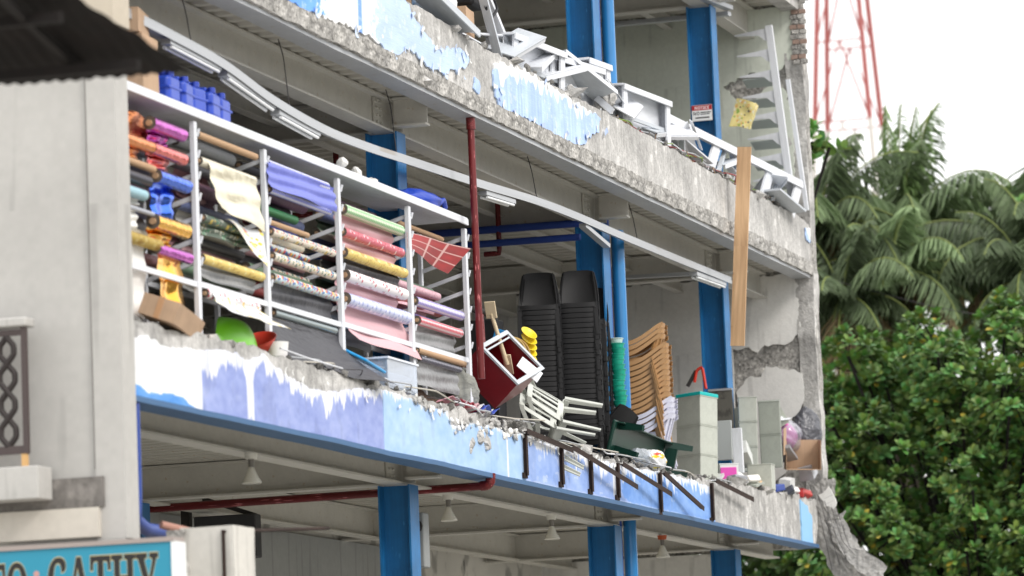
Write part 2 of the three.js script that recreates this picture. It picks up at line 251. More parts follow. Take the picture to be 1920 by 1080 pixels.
// upper floor edge: bare concrete with a crumbling lower lip and paint left in patches
{
  const top = [[0, 9.9], [6.98, 9.9], [8.0, 9.89], [8.72, 9.9], [10.01, 9.84], [11.58, 9.84], [13.7, 9.83], [16.26, 9.85], [18.27, 9.83], [20.72, 9.81], [23.4, 9.82], [26.0, 9.84], [26.62, 9.8]];
  const f = part(B, 'upper_fascia', uvm(plate([...roughEdge(top, 0.02, 0.16, 31), [26.68, 9.3], [26.6, 9.18], [0, 9.18]], 0.26, -0.27), 0.45), M.conc, 'bare grey concrete floor edge with flaking paint patches');
  const lip = jitter(uvm(new THREE.BoxGeometry(26.55, 0.19, 0.3, 330, 5, 4).toNonIndexed(), 0.6).translate(13.28, 9.135, -0.12), 0.02, 6, 3);
  sub(f, 'crumbling_lip', lip, M.rough, 'rough broken aggregate along the underside');
  sub(f, 'steel_edge_strip', uvm(jitter(new THREE.BoxGeometry(26.5, 0.05, 0.26, 60, 1, 1).translate(13.25, 9.02, -0.14), 0.008, 0.8)), M.galv);
  const paintUp = (kind) => tex(1024, 128, (u, v) => {
    const x = kind ? mix(10.9, 15.5, u) : mix(3, 10.3, u), y = mix(9.1, 9.95, v), n = fbm(x * 3, y * 5, 4), n2 = fbm(x * 12, y * 14, 4), s = fbm(x * 18, y * 1.5, 3);
    let c = [0.73, 0.81, 0.93]; if (kind) { c = [0.68, 0.775, 0.925]; c = c.map(q => q + 0.16 * (s - 0.5)); } else if (x < 5.9) c = [0.42, 0.64, 0.95]; else if (Math.abs(x - 6.47) < 0.05) c = [0.5, 0.66, 0.95];
    let w = kind ? step(0.0, 0.03, y - 9.74 + 0.25 * vn(x * 4, 2) * vn(x * 11, 5) + 0.08 * (x < 12 ? 1 : 0)) : Math.max(step(5.35, 5.5, x + 0.8 * (n2 - 0.5) + (9.5 - y) * 1.2) * step(6.42, 6.38, x), step(6.54, 6.56, x) * step(7.0, 6.9, x + (n2 - 0.5)) * 0.9);
    w = Math.max(w, step(0.66, 0.74, n2) * 0.35); const k = 0.12 * (n - 0.5); return [0, 1, 2].map(i => mix(c[i] + k, 0.9, w));
  }, true, THREE.ClampToEdgeWrapping);
  const flake = (pts, seed, m, x0, x1, lab) => { const g = plate(ragged(pts, 0.022, 0.07, seed), 0.02, -0.006), p = g.attributes.position, uv = g.attributes.uv; for (let i = 0; i < p.count; i++) uv.setXY(i, (p.getX(i) - x0) / (x1 - x0), (p.getY(i) - 9.1) / 0.85); sub(f, 'paint_flake', g, m, lab); };
  const mA = S(0xffffff, 0.75, { map: paintUp(0), bumpMap: T.concB, bumpScale: 0.003 }), mB = S(0xffffff, 0.75, { map: paintUp(1), bumpMap: T.concB, bumpScale: 0.003 });
  flake([[3, 9.3], [4.84, 9.23], [5.83, 9.28], [6.38, 9.28], [6.74, 9.3], [7.37, 9.22], [7.47, 9.16], [7.92, 9.34], [8.26, 9.36], [8.62, 9.28], [9.21, 9.28], [9.56, 9.41], [9.68, 9.36], [10.13, 9.57], [10.06, 9.64], [9.78, 9.66], [9.05, 9.52], [8.84, 9.58], [8.45, 9.66], [8.18, 9.74], [8.08, 9.83], [7.9, 9.86], [3, 9.86]], 51, mA, 3, 10.3, 'large blue and white paint patch');
  flake([[11.03, 9.71], [11.6, 9.78], [12.4, 9.81], [13.69, 9.77], [15.37, 9.72], [15.28, 9.54], [14.84, 9.4], [14.52, 9.25], [13.75, 9.22], [12.73, 9.23], [12.08, 9.25], [11.69, 9.23], [11.24, 9.22], [11.07, 9.33], [11.0, 9.5]], 52, mB, 10.9, 15.5, 'pale blue paint patch with white top');
  flake([[10.32, 9.45], [10.48, 9.42], [10.52, 9.34], [10.44, 9.26], [10.28, 9.29]], 53, mB, 9, 12, 'tiny leftover paint chip');
  flake([[26.24, 9.72], [26.6, 9.72], [26.54, 9.52], [26.3, 9.53]], 54, mB, 22, 28, 'small paint scrap at the corner');
}
// curled paint chips lifting off the patches, angular spalls along both edges
{
  const up = B.children.find(c => c.name === 'upper_fascia'), lo = B.children.find(c => c.name === 'lower_fascia'), mats = [S(0xc3d3ec, 0.8), S(0xe6e6e4, 0.85), S(0xaebfe0, 0.8)];
  const chip = (p, x, y, s, m) => { const a = rr(0, 6.28), k = rr(0.4, 1.1); p && sub(p, 'curled_chip', sheet((u, v) => { const t = (u - 0.5) * k, px = Math.sin(t) / k * s * 2, pz = (1 - Math.cos(t)) / k * s * 2.4, py = (v - 0.5) * s * (1 - 0.5 * u); return [x + px * Math.cos(a) - py * Math.sin(a), y + px * Math.sin(a) + py * Math.cos(a), 0.022 + pz]; }, 5, 2, 0.003), m); };
  const rim = [[4.9, 9.25], [6.5, 9.29], [7.3, 9.23], [7.9, 9.33], [8.6, 9.3], [9.2, 9.3], [9.7, 9.38], [10.1, 9.58], [9.8, 9.65], [9.0, 9.53], [8.5, 9.64], [8.15, 9.75], [11.0, 9.45], [11.1, 9.3], [11.7, 9.25], [12.7, 9.25], [13.7, 9.24], [14.5, 9.27], [14.9, 9.42], [15.3, 9.56], [13.0, 9.78], [14.4, 9.73]];
  for (const [x, y] of rim) for (let i = 0; i < 2; i++) chip(up, x + rr(-0.25, 0.25), y + rr(-0.03, 0.03), rr(0.03, 0.075), mats[i + (x > 11 ? 1 : 0)]);
  for (let i = 0; i < 34; i++) { const x = rr(0.3, 20); chip(lo, x, (x < 8 ? 5.58 : 5.52) + rr(-0.06, 0.03), rr(0.025, 0.06), mats[1]); }
  for (let i = 0; i < 26; i++) { const low = i % 2, x = rr(low ? 5 : 7, low ? 26 : 26.3), s = rr(0.04, 0.1), g = jitter(new THREE.IcosahedronGeometry(s, 0), s * 1.2, 3 / s * 0.3, i * 7).scale(1.7, 0.8, 0.7).rotateY(rr(0, 3)).rotateZ(rr(-0.6, 0.6)).translate(x, low ? (x < 8 ? 5.72 : x < 12 ? 5.68 : x < 20 ? 5.58 : 5.68) : (i % 4 ? 9.1 : 9.85), low ? -0.08 : -0.02); sub(low ? lo : up, 'angular_spall', uvm(g), M.conc); }
}
// columns: H sections, flanges towards the street
const hcol = (x, z, y0, y1, w = 0.3, d = 0.36) => merge([bx(x - w / 2, x + w / 2, y0, y1, z - 0.02, z), bx(x - w / 2, x + w / 2, y0, y1, z - d, z - d + 0.02), bx(x - 0.01, x + 0.01, y0, y1, z - d + 0.02, z - 0.02)]);
for (const x of COLX) {
  part(B, 'column', uvm(hcol(x, -0.6, 0.004, 4.91)), M.blue); part(B, 'column', uvm(hcol(x, -0.6, 5.55, 8.74)), M.blue); part(B, 'column', uvm(hcol(x, -0.6, 9.4, 12.62)), M.blue);
  if (x < 10) part(B, 'column', uvm(hcol(x, -3.7, 0.004, 4.9, 0.25, 0.25)), M.blue); part(B, 'column', uvm(hcol(x, -4.4, 5.55, 8.74, 0.25, 0.25)), M.steel);
}
// beams: I sections along the front row, along the second row and across at each column
const ibeamX = (x0, x1, y0, y1, z, w) => merge([bx(x0, x1, y0, y0 + 0.022, z - w / 2, z + w / 2), bx(x0, x1, y1 - 0.022, y1, z - w / 2, z + w / 2), bx(x0, x1, y0 + 0.022, y1 - 0.022, z - 0.01, z + 0.01)]);
const ibeamZ = (z0, z1, y0, y1, x, w) => merge([bx(x - w / 2, x + w / 2, y0, y0 + 0.022, z0, z1), bx(x - w / 2, x + w / 2, y1 - 0.022, y1, z0, z1), bx(x - 0.01, x + 0.01, y0 + 0.022, y1 - 0.022, z0, z1)]);
for (const [y0, y1, zr, deep] of [[4.92, 5.29, -3.85, -4.28], [8.75, 9.12, -4.55, BACK], [12.63, 13.09, -4.55, BACK]]) {
  part(B, 'front_beam', uvm(ibeamX(0.02, X1 - 0.02, y0, y1, -0.79, 0.22)), M.steel);
  part(B, 'second_beam', uvm(ibeamX(0.02, X1 - 0.02, y0 + 0.003, y1, zr, 0.2)), M.steel);
  for (const z of [-2.0, -3.0, -6.2, -7.6, -9.5, -11.5, -13.2]) if (z > deep && y0 > 5) part(B, 'joist', uvm(ibeamX(0.03, X1 - 0.03, y1 - 0.2, y1 - 0.001, z, 0.12)), M.steel);
  for (const x of COLX) {
    part(B, 'cross_beam', uvm(ibeamZ(deep + 0.01, -0.91, y0 - 0.003, y1, x, 0.2)), M.steel);
    part(B, 'stub_beam', uvm(ibeamZ(-0.67, -0.29, y0 + 0.05, y1, x, 0.16)), M.steel);
    const pl = part(B, 'bolted_plate', uvm(bx(x - 0.42, x - 0.17, y0 + 0.03, y1 - 0.03, -0.775, -0.755)), M.steel);
    for (let i = 0; i < 2; i++) for (let j = 0; j < 4; j++) sub(pl, 'bolt', cyl([x - 0.36 + i * 0.12, y0 + 0.075 + j * 0.075, -0.755], [x - 0.36 + i * 0.12, y0 + 0.075 + j * 0.075, -0.73], 0.016, 0.016, 6), M.steel);
    part(B, 'web_stiffener', uvm(bx(x + 0.13, x + 0.145, y0 + 0.02, y1, -0.77, -0.62)), M.steel);
  }
}
// end wall: blocks with plaster skins that broke away
{
  const e = part(B, 'end_wall', uvm(jitter(new THREE.BoxGeometry(0.22, 8.1, 15, 2, 80, 120), 0.025, 3).translate(X1 + 0.125, 9.1, -7.48), 0.5), M.rough, 'grey end wall with broken plaster');
  sub(e, 'edge_column', uvm(jitter(new THREE.BoxGeometry(0.3, 7.9, 0.26, 3, 90, 3), 0.03, 3.2, 5).translate(X1 + 0.12, 9.15, -0.11), 0.5), M.conc, 'rough concrete column at the corner');
  const sk = (pts, seed, m = M.plaster) => sub(e, 'plaster_skin', uvm(plate(ragged(pts, 0.018, 0.06, seed), 0.03, X1 - 0.045, 'x'), 0.5), m);
  sk([[-14.9, 5.56, 0], [-1.25, 5.56, 0], [-1.24, 8.03], [-1.0, 8.03], [-0.86, 7.95], [-0.76, 8.05], [-0.4, 8.06], [-0.29, 8.16], [-0.21, 8.25], [-0.2, 8.9], [-0.3, 9.08], [-14.9, 9.08, 0]], 71);
  sk([[-1.2, 7.45], [-0.98, 7.62], [-0.83, 7.6], [-0.75, 7.76], [-0.6, 7.72], [-0.35, 7.65], [-0.22, 7.6], [-0.2, 7.25], [-0.3, 6.9], [-0.5, 6.2], [-0.9, 5.9], [-1.2, 6.0]], 72);
  sk([[-14.9, 9.42, 0], [-1.15, 9.42, 0], [-0.5, 9.45], [-0.18, 10.3], [-0.18, 11.35], [-0.25, 11.8], [-0.42, 11.9], [-0.58, 11.86], [-0.75, 11.68], [-1.0, 11.7], [-1.12, 11.88], [-1.2, 11.95], [-0.98, 12.06], [-0.72, 12.12], [-0.55, 12.0], [-0.3, 12.15], [-0.14, 12.3], [-0.12, 13.08], [-14.9, 13.08, 0]], 73, M.greenwall);
  for (let j = 0; j < 14; j++) for (let i = 0; i < 2; i++) sub(e, 'brick', uvm(jitter(new THREE.BoxGeometry(0.05, 0.062, 0.1, 1, 1, 2), 0.008, 20, i + j * 3).translate(X1 - 0.05, 12.22 + j * 0.075, -0.06 + i * 0.115 - (j % 2) * 0.03), 1), j % 3 === 1 ? S(0x9a8378, 0.95) : M.rough);
}
part(B, 'ground_end_wall', uvm(bx(X1 - 0.06, X1 + 0.2, 0.01, 5.04, -15, -1.45), 0.4), M.plaster);

// the row of shops across the street, behind the camera's back
[['low grey shop house across the street', -26, 16, 8.2, 0xa9a49c], ['tall cream shop house across the street', -9.5, 15, 10.5, 0xb5aa98], ['wide pale green shop house across the street', 6, 18, 8.8, 0x9aa596], ['grey concrete shop house across the street', 24.5, 17, 11, 0x9b9b9b], ['long low brick coloured shop house across the street', 42, 20, 8, 0xa58a7c]].forEach(([l, x, w, h, c]) => {
  const t = thing('shop_house', l, 'building', 'shop houses across the street'), z = 24; part(t, 'wall', uvm(bx(x, x + w, 0.01, h, z, z + 9), 0.4), S(c, 0.9, { map: T.plaster })); part(t, 'roof', bx(x - 0.3, x + w + 0.3, h + 0.003, h + 0.3, z - 0.5, z + 9.2), S(0x7d7770, 0.9));
  for (let i = 0; i < 5; i++) for (const y of [1.2, 4.8]) { const q = x + w * (i + 0.5) / 5; const f = part(t, 'window', bx(q - 0.9, q + 0.9, y, y + 1.7, z - 0.05, z - 0.004), S(0x5c5f63, 0.3)); sub(f, 'sill', bx(q - 1, q + 1, y - 0.1, y - 0.003, z - 0.12, z - 0.004), S(0xb9b5ac, 0.8)); }
});
// ---------------------------------------------------------------- neighbouring building on the left
{
  const N = thing('neighbour_building', 'plain off-white neighbouring building with rusty eave, at the left', 'building');
  const wallM = S(0xc6c5c4, 0.85, { map: T.plaster });
  part(N, 'end_wall', uvm(bx(-0.30, -0.06, 0.01, 8.45, -15, -0.17), 0.3), wallM);
  part(N, 'corner_pilaster', uvm(bx(-0.33, -0.04, 3.8, 8.45, -0.168, 0.1), 0.3), wallM);
  part(N, 'lower_pilaster', uvm(bx(-0.34, -0.05, 0.01, 3.797, -0.168, 0.09), 0.3), wallM);
  part(N, 'upper_block', uvm(bx(-0.42, -0.05, 8.2, 11.5, -15, 0.14), 0.3), S(0xcfc5b6, 0.85, { map: T.plaster }));
  part(N, 'cement_band', uvm(bx(-0.36, -0.302, 4.075, 4.33, -15, -0.09), 0.5), S(0xa9a5a2, 0.9, { map: T.conc }), 'bare cement band');
  part(N, 'base_panel', uvm(bx(-0.39, -0.303, 3.82, 4.07, -15, -0.13), 0.4), S(0xd9d4cc, 0.85, { map: T.plaster }));
  part(N, 'wall_groove', bx(-0.312, -0.299, 4.4, 7.8, -0.185, -0.172), S(0x77736f, 0.9));
}
{ // window ledge with wrought iron guard
  const b = thing('window_guard', 'brown wrought iron window guard on a pale ledge at left', 'window guard');
  const iron = S(0x2b2423, 0.7), frame = S(0x453a39, 0.6);
  part(b, 'ledge', uvm(rbox(0.3, 0.28, 3.4, 0.012).translate(-0.52, 4.29, -2.25), 0.5), S(0xc6c5c4, 0.85, { map: T.plaster }));
  part(b, 'cap_rail', uvm(rbox(0.2, 0.08, 3.2, 0.02).translate(-0.56, 5.66, -2.23)), S(0xc6c5c4, 0.7, { map: T.plaster }));
  part(b, 'bottom_rail', bx(-0.62, -0.58, 4.54, 4.61, -3.4, -0.7), frame); part(b, 'top_rail', bx(-0.62, -0.58, 5.55, 5.6, -3.4, -0.7), frame);
  part(b, 'corner_post', bx(-0.625, -0.575, 4.54, 5.62, -0.699, -0.655), frame); part(b, 'post_foot', bx(-0.62, -0.58, 4.43, 4.539, -0.72, -0.67), S(0xc9a06a, 0.7));
  for (let i = 0; i < 5; i++) { const z = -0.84 - i * 0.22; for (const s of [-1, 1]) part(b, 'scroll', tube(Array.from({ length: 13 }, (_, k) => [-0.6 + s * 0.006, 4.61 + k * 0.078, z + s * 0.075 * Math.sin(k * 1.05 + i)]), 0.026, 6), iron); part(b, 'baluster', bx(-0.612, -0.588, 4.61, 5.55, z - 0.125, z - 0.1), iron); }
}
{ // rusty eave close to the camera
  const a = thing('rusty_eave', 'dark rusty corrugated roof eave with sagging edge at upper left', 'awning');
  const edge = (u, v) => { const x = mix(-9.4, -7.3, u), z = mix(0.4, mix(2.75, 3.5, u), v); return [x, 6.92 - 0.2 * u - 0.28 * u * u + 0.008 * Math.sin(z * 2 * Math.PI / 0.1) + 0.05 * (fbm(x * 2, z * 3, 3) - 0.5) - 0.06 * v * u, z + 0.05 * (fbm(x * 6, 3, 3) - 0.5) * v]; };
  part(a, 'corrugated_sheet', sheet(edge, 40, 150, 0.006), S(0x6a605c, 0.95, { map: T.rust }));
  const fr = S(0x6a625e, 0.85, { map: T.rust });
  for (const [x, y, z1] of [[-9.0, 6.76, 2.85], [-8.4, 6.62, 3.05], [-7.7, 6.4, 3.3]]) part(a, 'purlin', uvm(bar([x, y, 0.4], [x, y - 0.02, z1], 0.06, 0.07)), fr);
  for (const z of [1.2, 2.1, 2.8]) part(a, 'rafter', uvm(bar([-9.3, 6.8, z], [-7.5, 6.42, z], 0.05, 0.06)), fr);
}
{ // shop sign, only its top is in view
  const s = thing('shop_sign', 'teal shop sign with black gold-edged letters below the white wall', 'sign');
  const c = document.createElement('canvas'); c.width = 1600; c.height = 700; const g = c.getContext('2d');
  g.fillStyle = '#1f86a2'; g.fillRect(0, 0, 1600, 700); g.textBaseline = 'alphabetic'; g.lineJoin = 'miter';
  const word = (t, x, w, y0, h) => { g.save(); g.translate(x, y0 + h); g.font = 'bold 200px serif'; const m = g.measureText(t).width; g.scale(w / m, h / 138); g.strokeStyle = '#b9ab80'; g.lineWidth = 10; g.strokeText(t, 0, 0); g.fillStyle = '#15110f'; g.fillText(t, 0, 0); g.strokeStyle = '#15110f'; g.lineWidth = 4; g.strokeText(t, 0, 0); g.restore(); };
  word('CATHY', 497, 985, 100, 380); word('TO', -40, 380, 122, 380); g.fillStyle = '#b98a86'; g.beginPath(); g.arc(410, 200, 26, 0, 7); g.fill();
  const t = new THREE.CanvasTexture(c); t.colorSpace = THREE.SRGBColorSpace;
  const f = new THREE.PlaneGeometry(1.64, 0.72).rotateY(-Math.PI / 2).translate(-0.665, 3.36, -0.19);
  part(s, 'sign_face', f, S(0xffffff, 0.5, { map: t }));
  part(s, 'sign_box', bx(-0.66, -0.45, 2.98, 3.74, -1.06, 0.64), S(0x2c2a29, 0.8));
  part(s, 'top_trim', bx(-0.68, -0.44, 3.722, 3.76, -1.07, 0.66), S(0x9a8f8a, 0.6)); part(s, 'side_trim', bx(-0.675, -0.445, 2.98, 3.721, 0.632, 0.675), S(0xdfe2e2, 0.5));
}
{ // broken white pillar beside the sign
  const p = thing('gate_pillar', 'short white plastered pillar with dark iron bar beside the sign', 'pillar');
  part(p, 'shaft', uvm(jitter(new THREE.BoxGeometry(0.5, 3.9, 0.52, 3, 20, 3), 0.012, 4).translate(0.55, 1.95, 0.56), 0.5), S(0xe4e2de, 0.85, { map: T.plaster }));
  part(p, 'broken_edge', uvm(jitter(new THREE.BoxGeometry(0.3, 3.85, 0.12, 4, 40, 2), 0.05, 5, 4).translate(0.3, 1.93, 0.33), 0.6), M.rough);
  part(p, 'iron_bar', bx(0.27, 0.295, 0.5, 3.86, 0.72, 0.745), M.rust);
  part(p, 'iron_rail', cyl([0.29, 3.845, 0.74], [3.0, 4.02, 0.72], 0.016, 0.016, 8), M.rust);
  part(p, 'clay_pipe', cyl([0.2, 3.93, 0.2], [0.45, 3.86, 0.42], 0.035, 0.035, 10), S(0xa47a6c, 0.8));
}
// ---------------------------------------------------------------- gift-wrap rack
const POST = [0.62, 2.52, 4.36, 6.48, 8.72, 10.68];
{
  const r = thing('display_rack', 'long white metal display rack of wrapping paper on the broken edge', 'rack');
  const yb = 5.72, yt = 7.93;
  for (const x of POST) {
    part(r, 'front_post', rbox(0.075, yt - yb - 0.12, 0.05, 0.006).translate(x, (yt + yb) / 2 - 0.06, -0.3), M.white);
    part(r, 'back_post', rbox(0.06, yt - yb - 0.12, 0.045, 0.006).translate(x, (yt + yb) / 2 - 0.06, -0.82), M.white);
    for (let k = 0; k < 7; k++) { const y = 6.5 + k * 0.2; part(r, 'arm', bar([x + 0.0, y, -0.33], [x + 0.0, y - 0.13, -0.79], 0.03, 0.04), M.white); part(r, 'hook', bar([x + 0.055, y - 0.02, -0.28], [x + 0.055, y + 0.05, -0.262], 0.02, 0.016), M.white); }
  }
  for (let i = 0; i < 5; i++) {
    const a = POST[i], b = POST[i + 1];
    part(r, 'top_board', rbox(b - a - 0.004, 0.035, 0.62, 0.006).translate((a + b) / 2, yt - 0.02, -0.56), M.white);
    part(r, 'front_lip', rbox(b - a - 0.004, 0.07, 0.02, 0.005).translate((a + b) / 2, yt - 0.055, -0.25), M.white);
    part(r, 'lower_rail', rbox(b - a - 0.08, 0.055, 0.03, 0.005).translate((a + b) / 2, 6.29 + i * 0.012, -0.3), M.white);
    part(r, 'back_rail', rbox(b - a - 0.07, 0.05, 0.03, 0.005).translate((a + b) / 2, 6.35, -0.82), M.white);
  }
}
// printed papers
const P4 = (n, f, o = {}) => S(0xffffff, 0.5, { map: tex(128, 128, f), ...o });
const lerp3 = (a, b, t) => [mix(a[0], b[0], t), mix(a[1], b[1], t), mix(a[2], b[2], t)];
const gingham = (c, bg = [0.93, 0.93, 0.94]) => P4(0, (u, v) => { const a = (u * 8 % 1) < 0.5 ? 0.5 : 0, b = (v * 8 % 1) < 0.5 ? 0.5 : 0; return lerp3(bg, c, a + b); });
const confetti = (bg, cols, n = 26, seed = 1) => { const r = rng(seed), d = Array.from({ length: n * 3 }, () => [r(), r(), 0.02 + 0.045 * r(), cols[Math.floor(r() * cols.length)]]); return P4(0, (u, v) => { for (const [x, y, s, c] of d) { let dx = Math.abs(u - x), dy = Math.abs(v - y); dx = Math.min(dx, 1 - dx); dy = Math.min(dy, 1 - dy); if (dx * dx + dy * dy < s * s * (0.7 + 0.3 * Math.sin(Math.atan2(dy, dx) * 5))) return c; } return bg; }); };
const RP = {
  blueG: gingham([0.32, 0.36, 0.78]), greenG: gingham([0.45, 0.68, 0.45], [0.93, 0.95, 0.86]), redG: gingham([0.78, 0.2, 0.26]), purpleG: gingham([0.5, 0.45, 0.78]), darkG: gingham([0.2, 0.2, 0.26], [0.6, 0.6, 0.64]),
  floralR: confetti([0.9, 0.86, 0.8], [[0.78, 0.16, 0.18], [0.85, 0.72, 0.2], [0.2, 0.45, 0.35], [0.25, 0.5, 0.65]], 30, 3), floralB: confetti([0.82, 0.87, 0.88], [[0.2, 0.45, 0.7], [0.8, 0.2, 0.25], [0.9, 0.75, 0.3]], 30, 4),
  hearts: confetti([0.93, 0.91, 0.92], [[0.75, 0.15, 0.25], [0.6, 0.58, 0.6]], 14, 5), lilacP: confetti([0.78, 0.8, 0.92], [[0.6, 0.64, 0.84], [0.9, 0.9, 0.97]], 24, 6), yellowP: confetti([0.86, 0.76, 0.42], [[0.93, 0.88, 0.65], [0.75, 0.62, 0.3]], 24, 7),
  greenP: confetti([0.35, 0.4, 0.36], [[0.2, 0.5, 0.35], [0.8, 0.7, 0.3], [0.75, 0.75, 0.7]], 26, 8), plaid: P4(0, (u, v) => { const n = fbm(u * 6, v * 6, 4, 6); return (u * 3 % 1 < 0.12 || v * 3 % 1 < 0.12) ? [0.86, 0.7, 0.68] : [0.66 + 0.2 * (n - 0.5), 0.26, 0.27]; }),
  fruit: confetti([0.88, 0.89, 0.9], [[0.9, 0.75, 0.1], [0.82, 0.25, 0.12], [0.92, 0.85, 0.3]], 15, 9), pinkP: confetti([0.85, 0.68, 0.72], [[0.88, 0.73, 0.76], [0.8, 0.6, 0.66]], 20, 10), redP: confetti([0.8, 0.4, 0.46], [[0.93, 0.85, 0.86], [0.7, 0.2, 0.28]], 24, 11),
};
const pinkS = S(0xd3aab0, 0.6, { bumpMap: T.crease, bumpScale: 0.008 }), blackS = S(0x3a3a40, 0.5, { bumpMap: T.crease, bumpScale: 0.012 }), greyS = S(0x8f9092, 0.5, { bumpMap: T.crease, bumpScale: 0.02 }), blueS = S(0x6f78cf, 0.45, { bumpMap: T.crease, bumpScale: 0.006 });
const tubeM = S(0xb59474, 0.8), coreM = S(0x8a6f56, 0.9);
// a roll lying along the rack; hang > 0 lets a length of paper fall from its front
function rollT(label, x0, x1, y, r, m, o = {}) {
  const z = o.z ?? -0.31, L = x1 - x0; r *= 1.12; const t = thing('wrapping_paper_roll', label, 'paper roll', 'rolls on the wrapping paper rack');
  const g = new THREE.CylinderGeometry(r, r, L, 20, 1, true), uv = g.attributes.uv; for (let i = 0; i < uv.count; i++) uv.setXY(i, uv.getX(i) * r * 6.28 / 0.42 + x0 * 3.7, uv.getY(i) * L / 0.42 + y * 5.3);
  part(t, 'paper', g.rotateZ(Math.PI / 2).translate((x0 + x1) / 2, y, z), m);
  for (const [x, s] of [[x0, 1], [x1, -1]]) part(t, 'roll_end', new THREE.RingGeometry(r * 0.45, r * 0.995, 20).rotateY(Math.PI / 2).translate(x + s * 0.002, y, z), o.end ?? S(0x5d554d, 0.8));
  part(t, 'core_tube', cyl([x0 - 0.02, y, z], [x1 + 0.02, y, z], r * 0.44, r * 0.44, 12, false), tubeM);
  if (o.hang) { const w0 = x0 + (o.a ?? 0.05), w1 = x1 - (o.b ?? 0.05), m2 = o.sm ?? m, zo = o.front ? r : -r, sk = o.skew ?? 0, out = o.out ?? 0;
    const sg = sheet((u, v) => [mix(w0, w1, u) + sk * v + 0.012 * Math.sin(v * 9 + u * 4), y - v * o.hang * (1 - (o.taper ?? 0) * u), z + zo + out * v * v + 0.022 * Math.sin(u * 9 + y * 7) * v + 0.012 * Math.sin(v * 14 + u * 3)], 18, 14, 0.002), q = sg.attributes.uv; for (let i = 0; i < q.count; i++) q.setXY(i, q.getX(i) * (w1 - w0) / (m2.map ? 0.42 : 1.1), q.getY(i) * o.hang / (m2.map ? 0.42 : 1.1));
    part(t, 'hanging_sheet', sg, m2); }
  return t;
}
// bay by the white wall: metallic foils
rollT('purple foil roll at the top of the leftmost rack bay', 1.47, 2.25, 7.645, 0.058, foil(0xd060c4), { hang: 0.16, a: 0.1, b: 0.2 });
rollT('coral red foil roll just under the purple foil roll', 1.48, 2.26, 7.42, 0.053, foil(0xf4827c), { hang: 0.15, a: 0.02, b: 0.2 });
rollT('royal blue foil roll with crumpled blue foil hanging down', 1.59, 2.34, 7.18, 0.058, foil(0x4a78f0), { hang: 0.33, a: 0.02, b: 0.2 });
rollT('gold foil roll below the royal blue foil', 1.49, 2.27, 6.755, 0.063, foil(0xffc04a), { hang: 0.2, a: 0.02, b: 0.2 });
rollT('magenta foil roll with long gold foil hanging behind it', 1.54, 2.34, 6.515, 0.048, foil(0xc254bc), { hang: 0.5, a: 0.12, b: 0.06, sm: foil(0xffc04a), skew: 0.1 });
rollT('copper orange foil roll with wide sheet beside white wall', 0.76, 1.52, 7.42, 0.05, foil(0xf09a5c, 0.28), { hang: 0.14, b: 0.2 });
solo('foil_sheet', 'copper orange foil sheet hanging above the copper roll', 'foil sheet', sheet((u, v) => [mix(0.8, 1.66, u), 7.74 - v * 0.25, -0.42 + 0.02 * Math.sin(u * 11 + v * 5)], 16, 8, 0.003), foil(0xe59058, 0.28));
rollT('thin tan cardboard tube in the leftmost rack bay', 0.78, 1.53, 7.23, 0.031, tubeM);
rollT('dark violet patterned roll under the thin tan tube', 0.8, 1.4, 7.1, 0.045, S(0x5b5568, 0.4, { map: RP.darkG.map }));
rollT('pale blue paper roll beside white wall', 0.78, 1.29, 6.96, 0.043, S(0x9cc0cc, 0.6), { hang: 0.1, sm: M.paper });
rollT('thin grey tube with white paper hanging from it', 0.79, 1.5, 6.815, 0.019, S(0xa7aab2, 0.5), { hang: 0.18, sm: M.paper, b: 0.35, a: 0.02 });
rollT('beige speckled roll with long white sheet at rack bottom left', 0.79, 1.6, 6.545, 0.048, S(0xc9c3ae, 0.7, { map: RP.yellowP.map }), { hang: 0.68, sm: M.paper, front: 0, b: 0.18, a: 0.0 });
// second bay
rollT('bare tan cardboard tube under the rack top, second bay', 2.64, 4.17, 7.71, 0.03, tubeM);
rollT('cream white roll with glossy cream foil sheet hanging', 2.66, 4.08, 7.465, 0.04, S(0xdcd5c2, 0.35), { hang: 0.42, sm: foil(0xf4ecd2, 0.38), front: 1, a: 0.12, b: 0.0, skew: 0.12, out: 0.05, taper: -0.15 });
rollT('dark floral roll beneath the cream foil sheet', 2.72, 4.15, 6.94, 0.034, RP.greenP, { hang: 0.14, sm: RP.greenP });
rollT('grey patterned roll behind the dark floral roll', 2.7, 4.2, 6.77, 0.04, S(0x9a9a94, 0.6, { map: RP.darkG.map }), { z: -0.5, hang: 0.25, sm: greyS });
solo('printed_sheet', 'white sheet with red and yellow fruit print, second bay', 'paper sheet', sheet((u, v) => [mix(3.2, 4.2, u), mix(6.98, 6.98 - 0.36 * u, v) + 0.02 * Math.sin(u * 8), -0.27 + 0.04 * v], 14, 10, 0.002), RP.fruit);
rollT('yellow marbled roll above the lower rail, second bay', 2.65, 4.23, 6.555, 0.04, RP.yellowP, { hang: 0.17, sm: greyS });
rollT('white and brown roll with yellow printed sheet drooping out', 2.72, 4.08, 6.235, 0.04, RP.hearts, { hang: 0.2, sm: RP.fruit, out: 0.22, front: 1, skew: 0.25, taper: 0 });
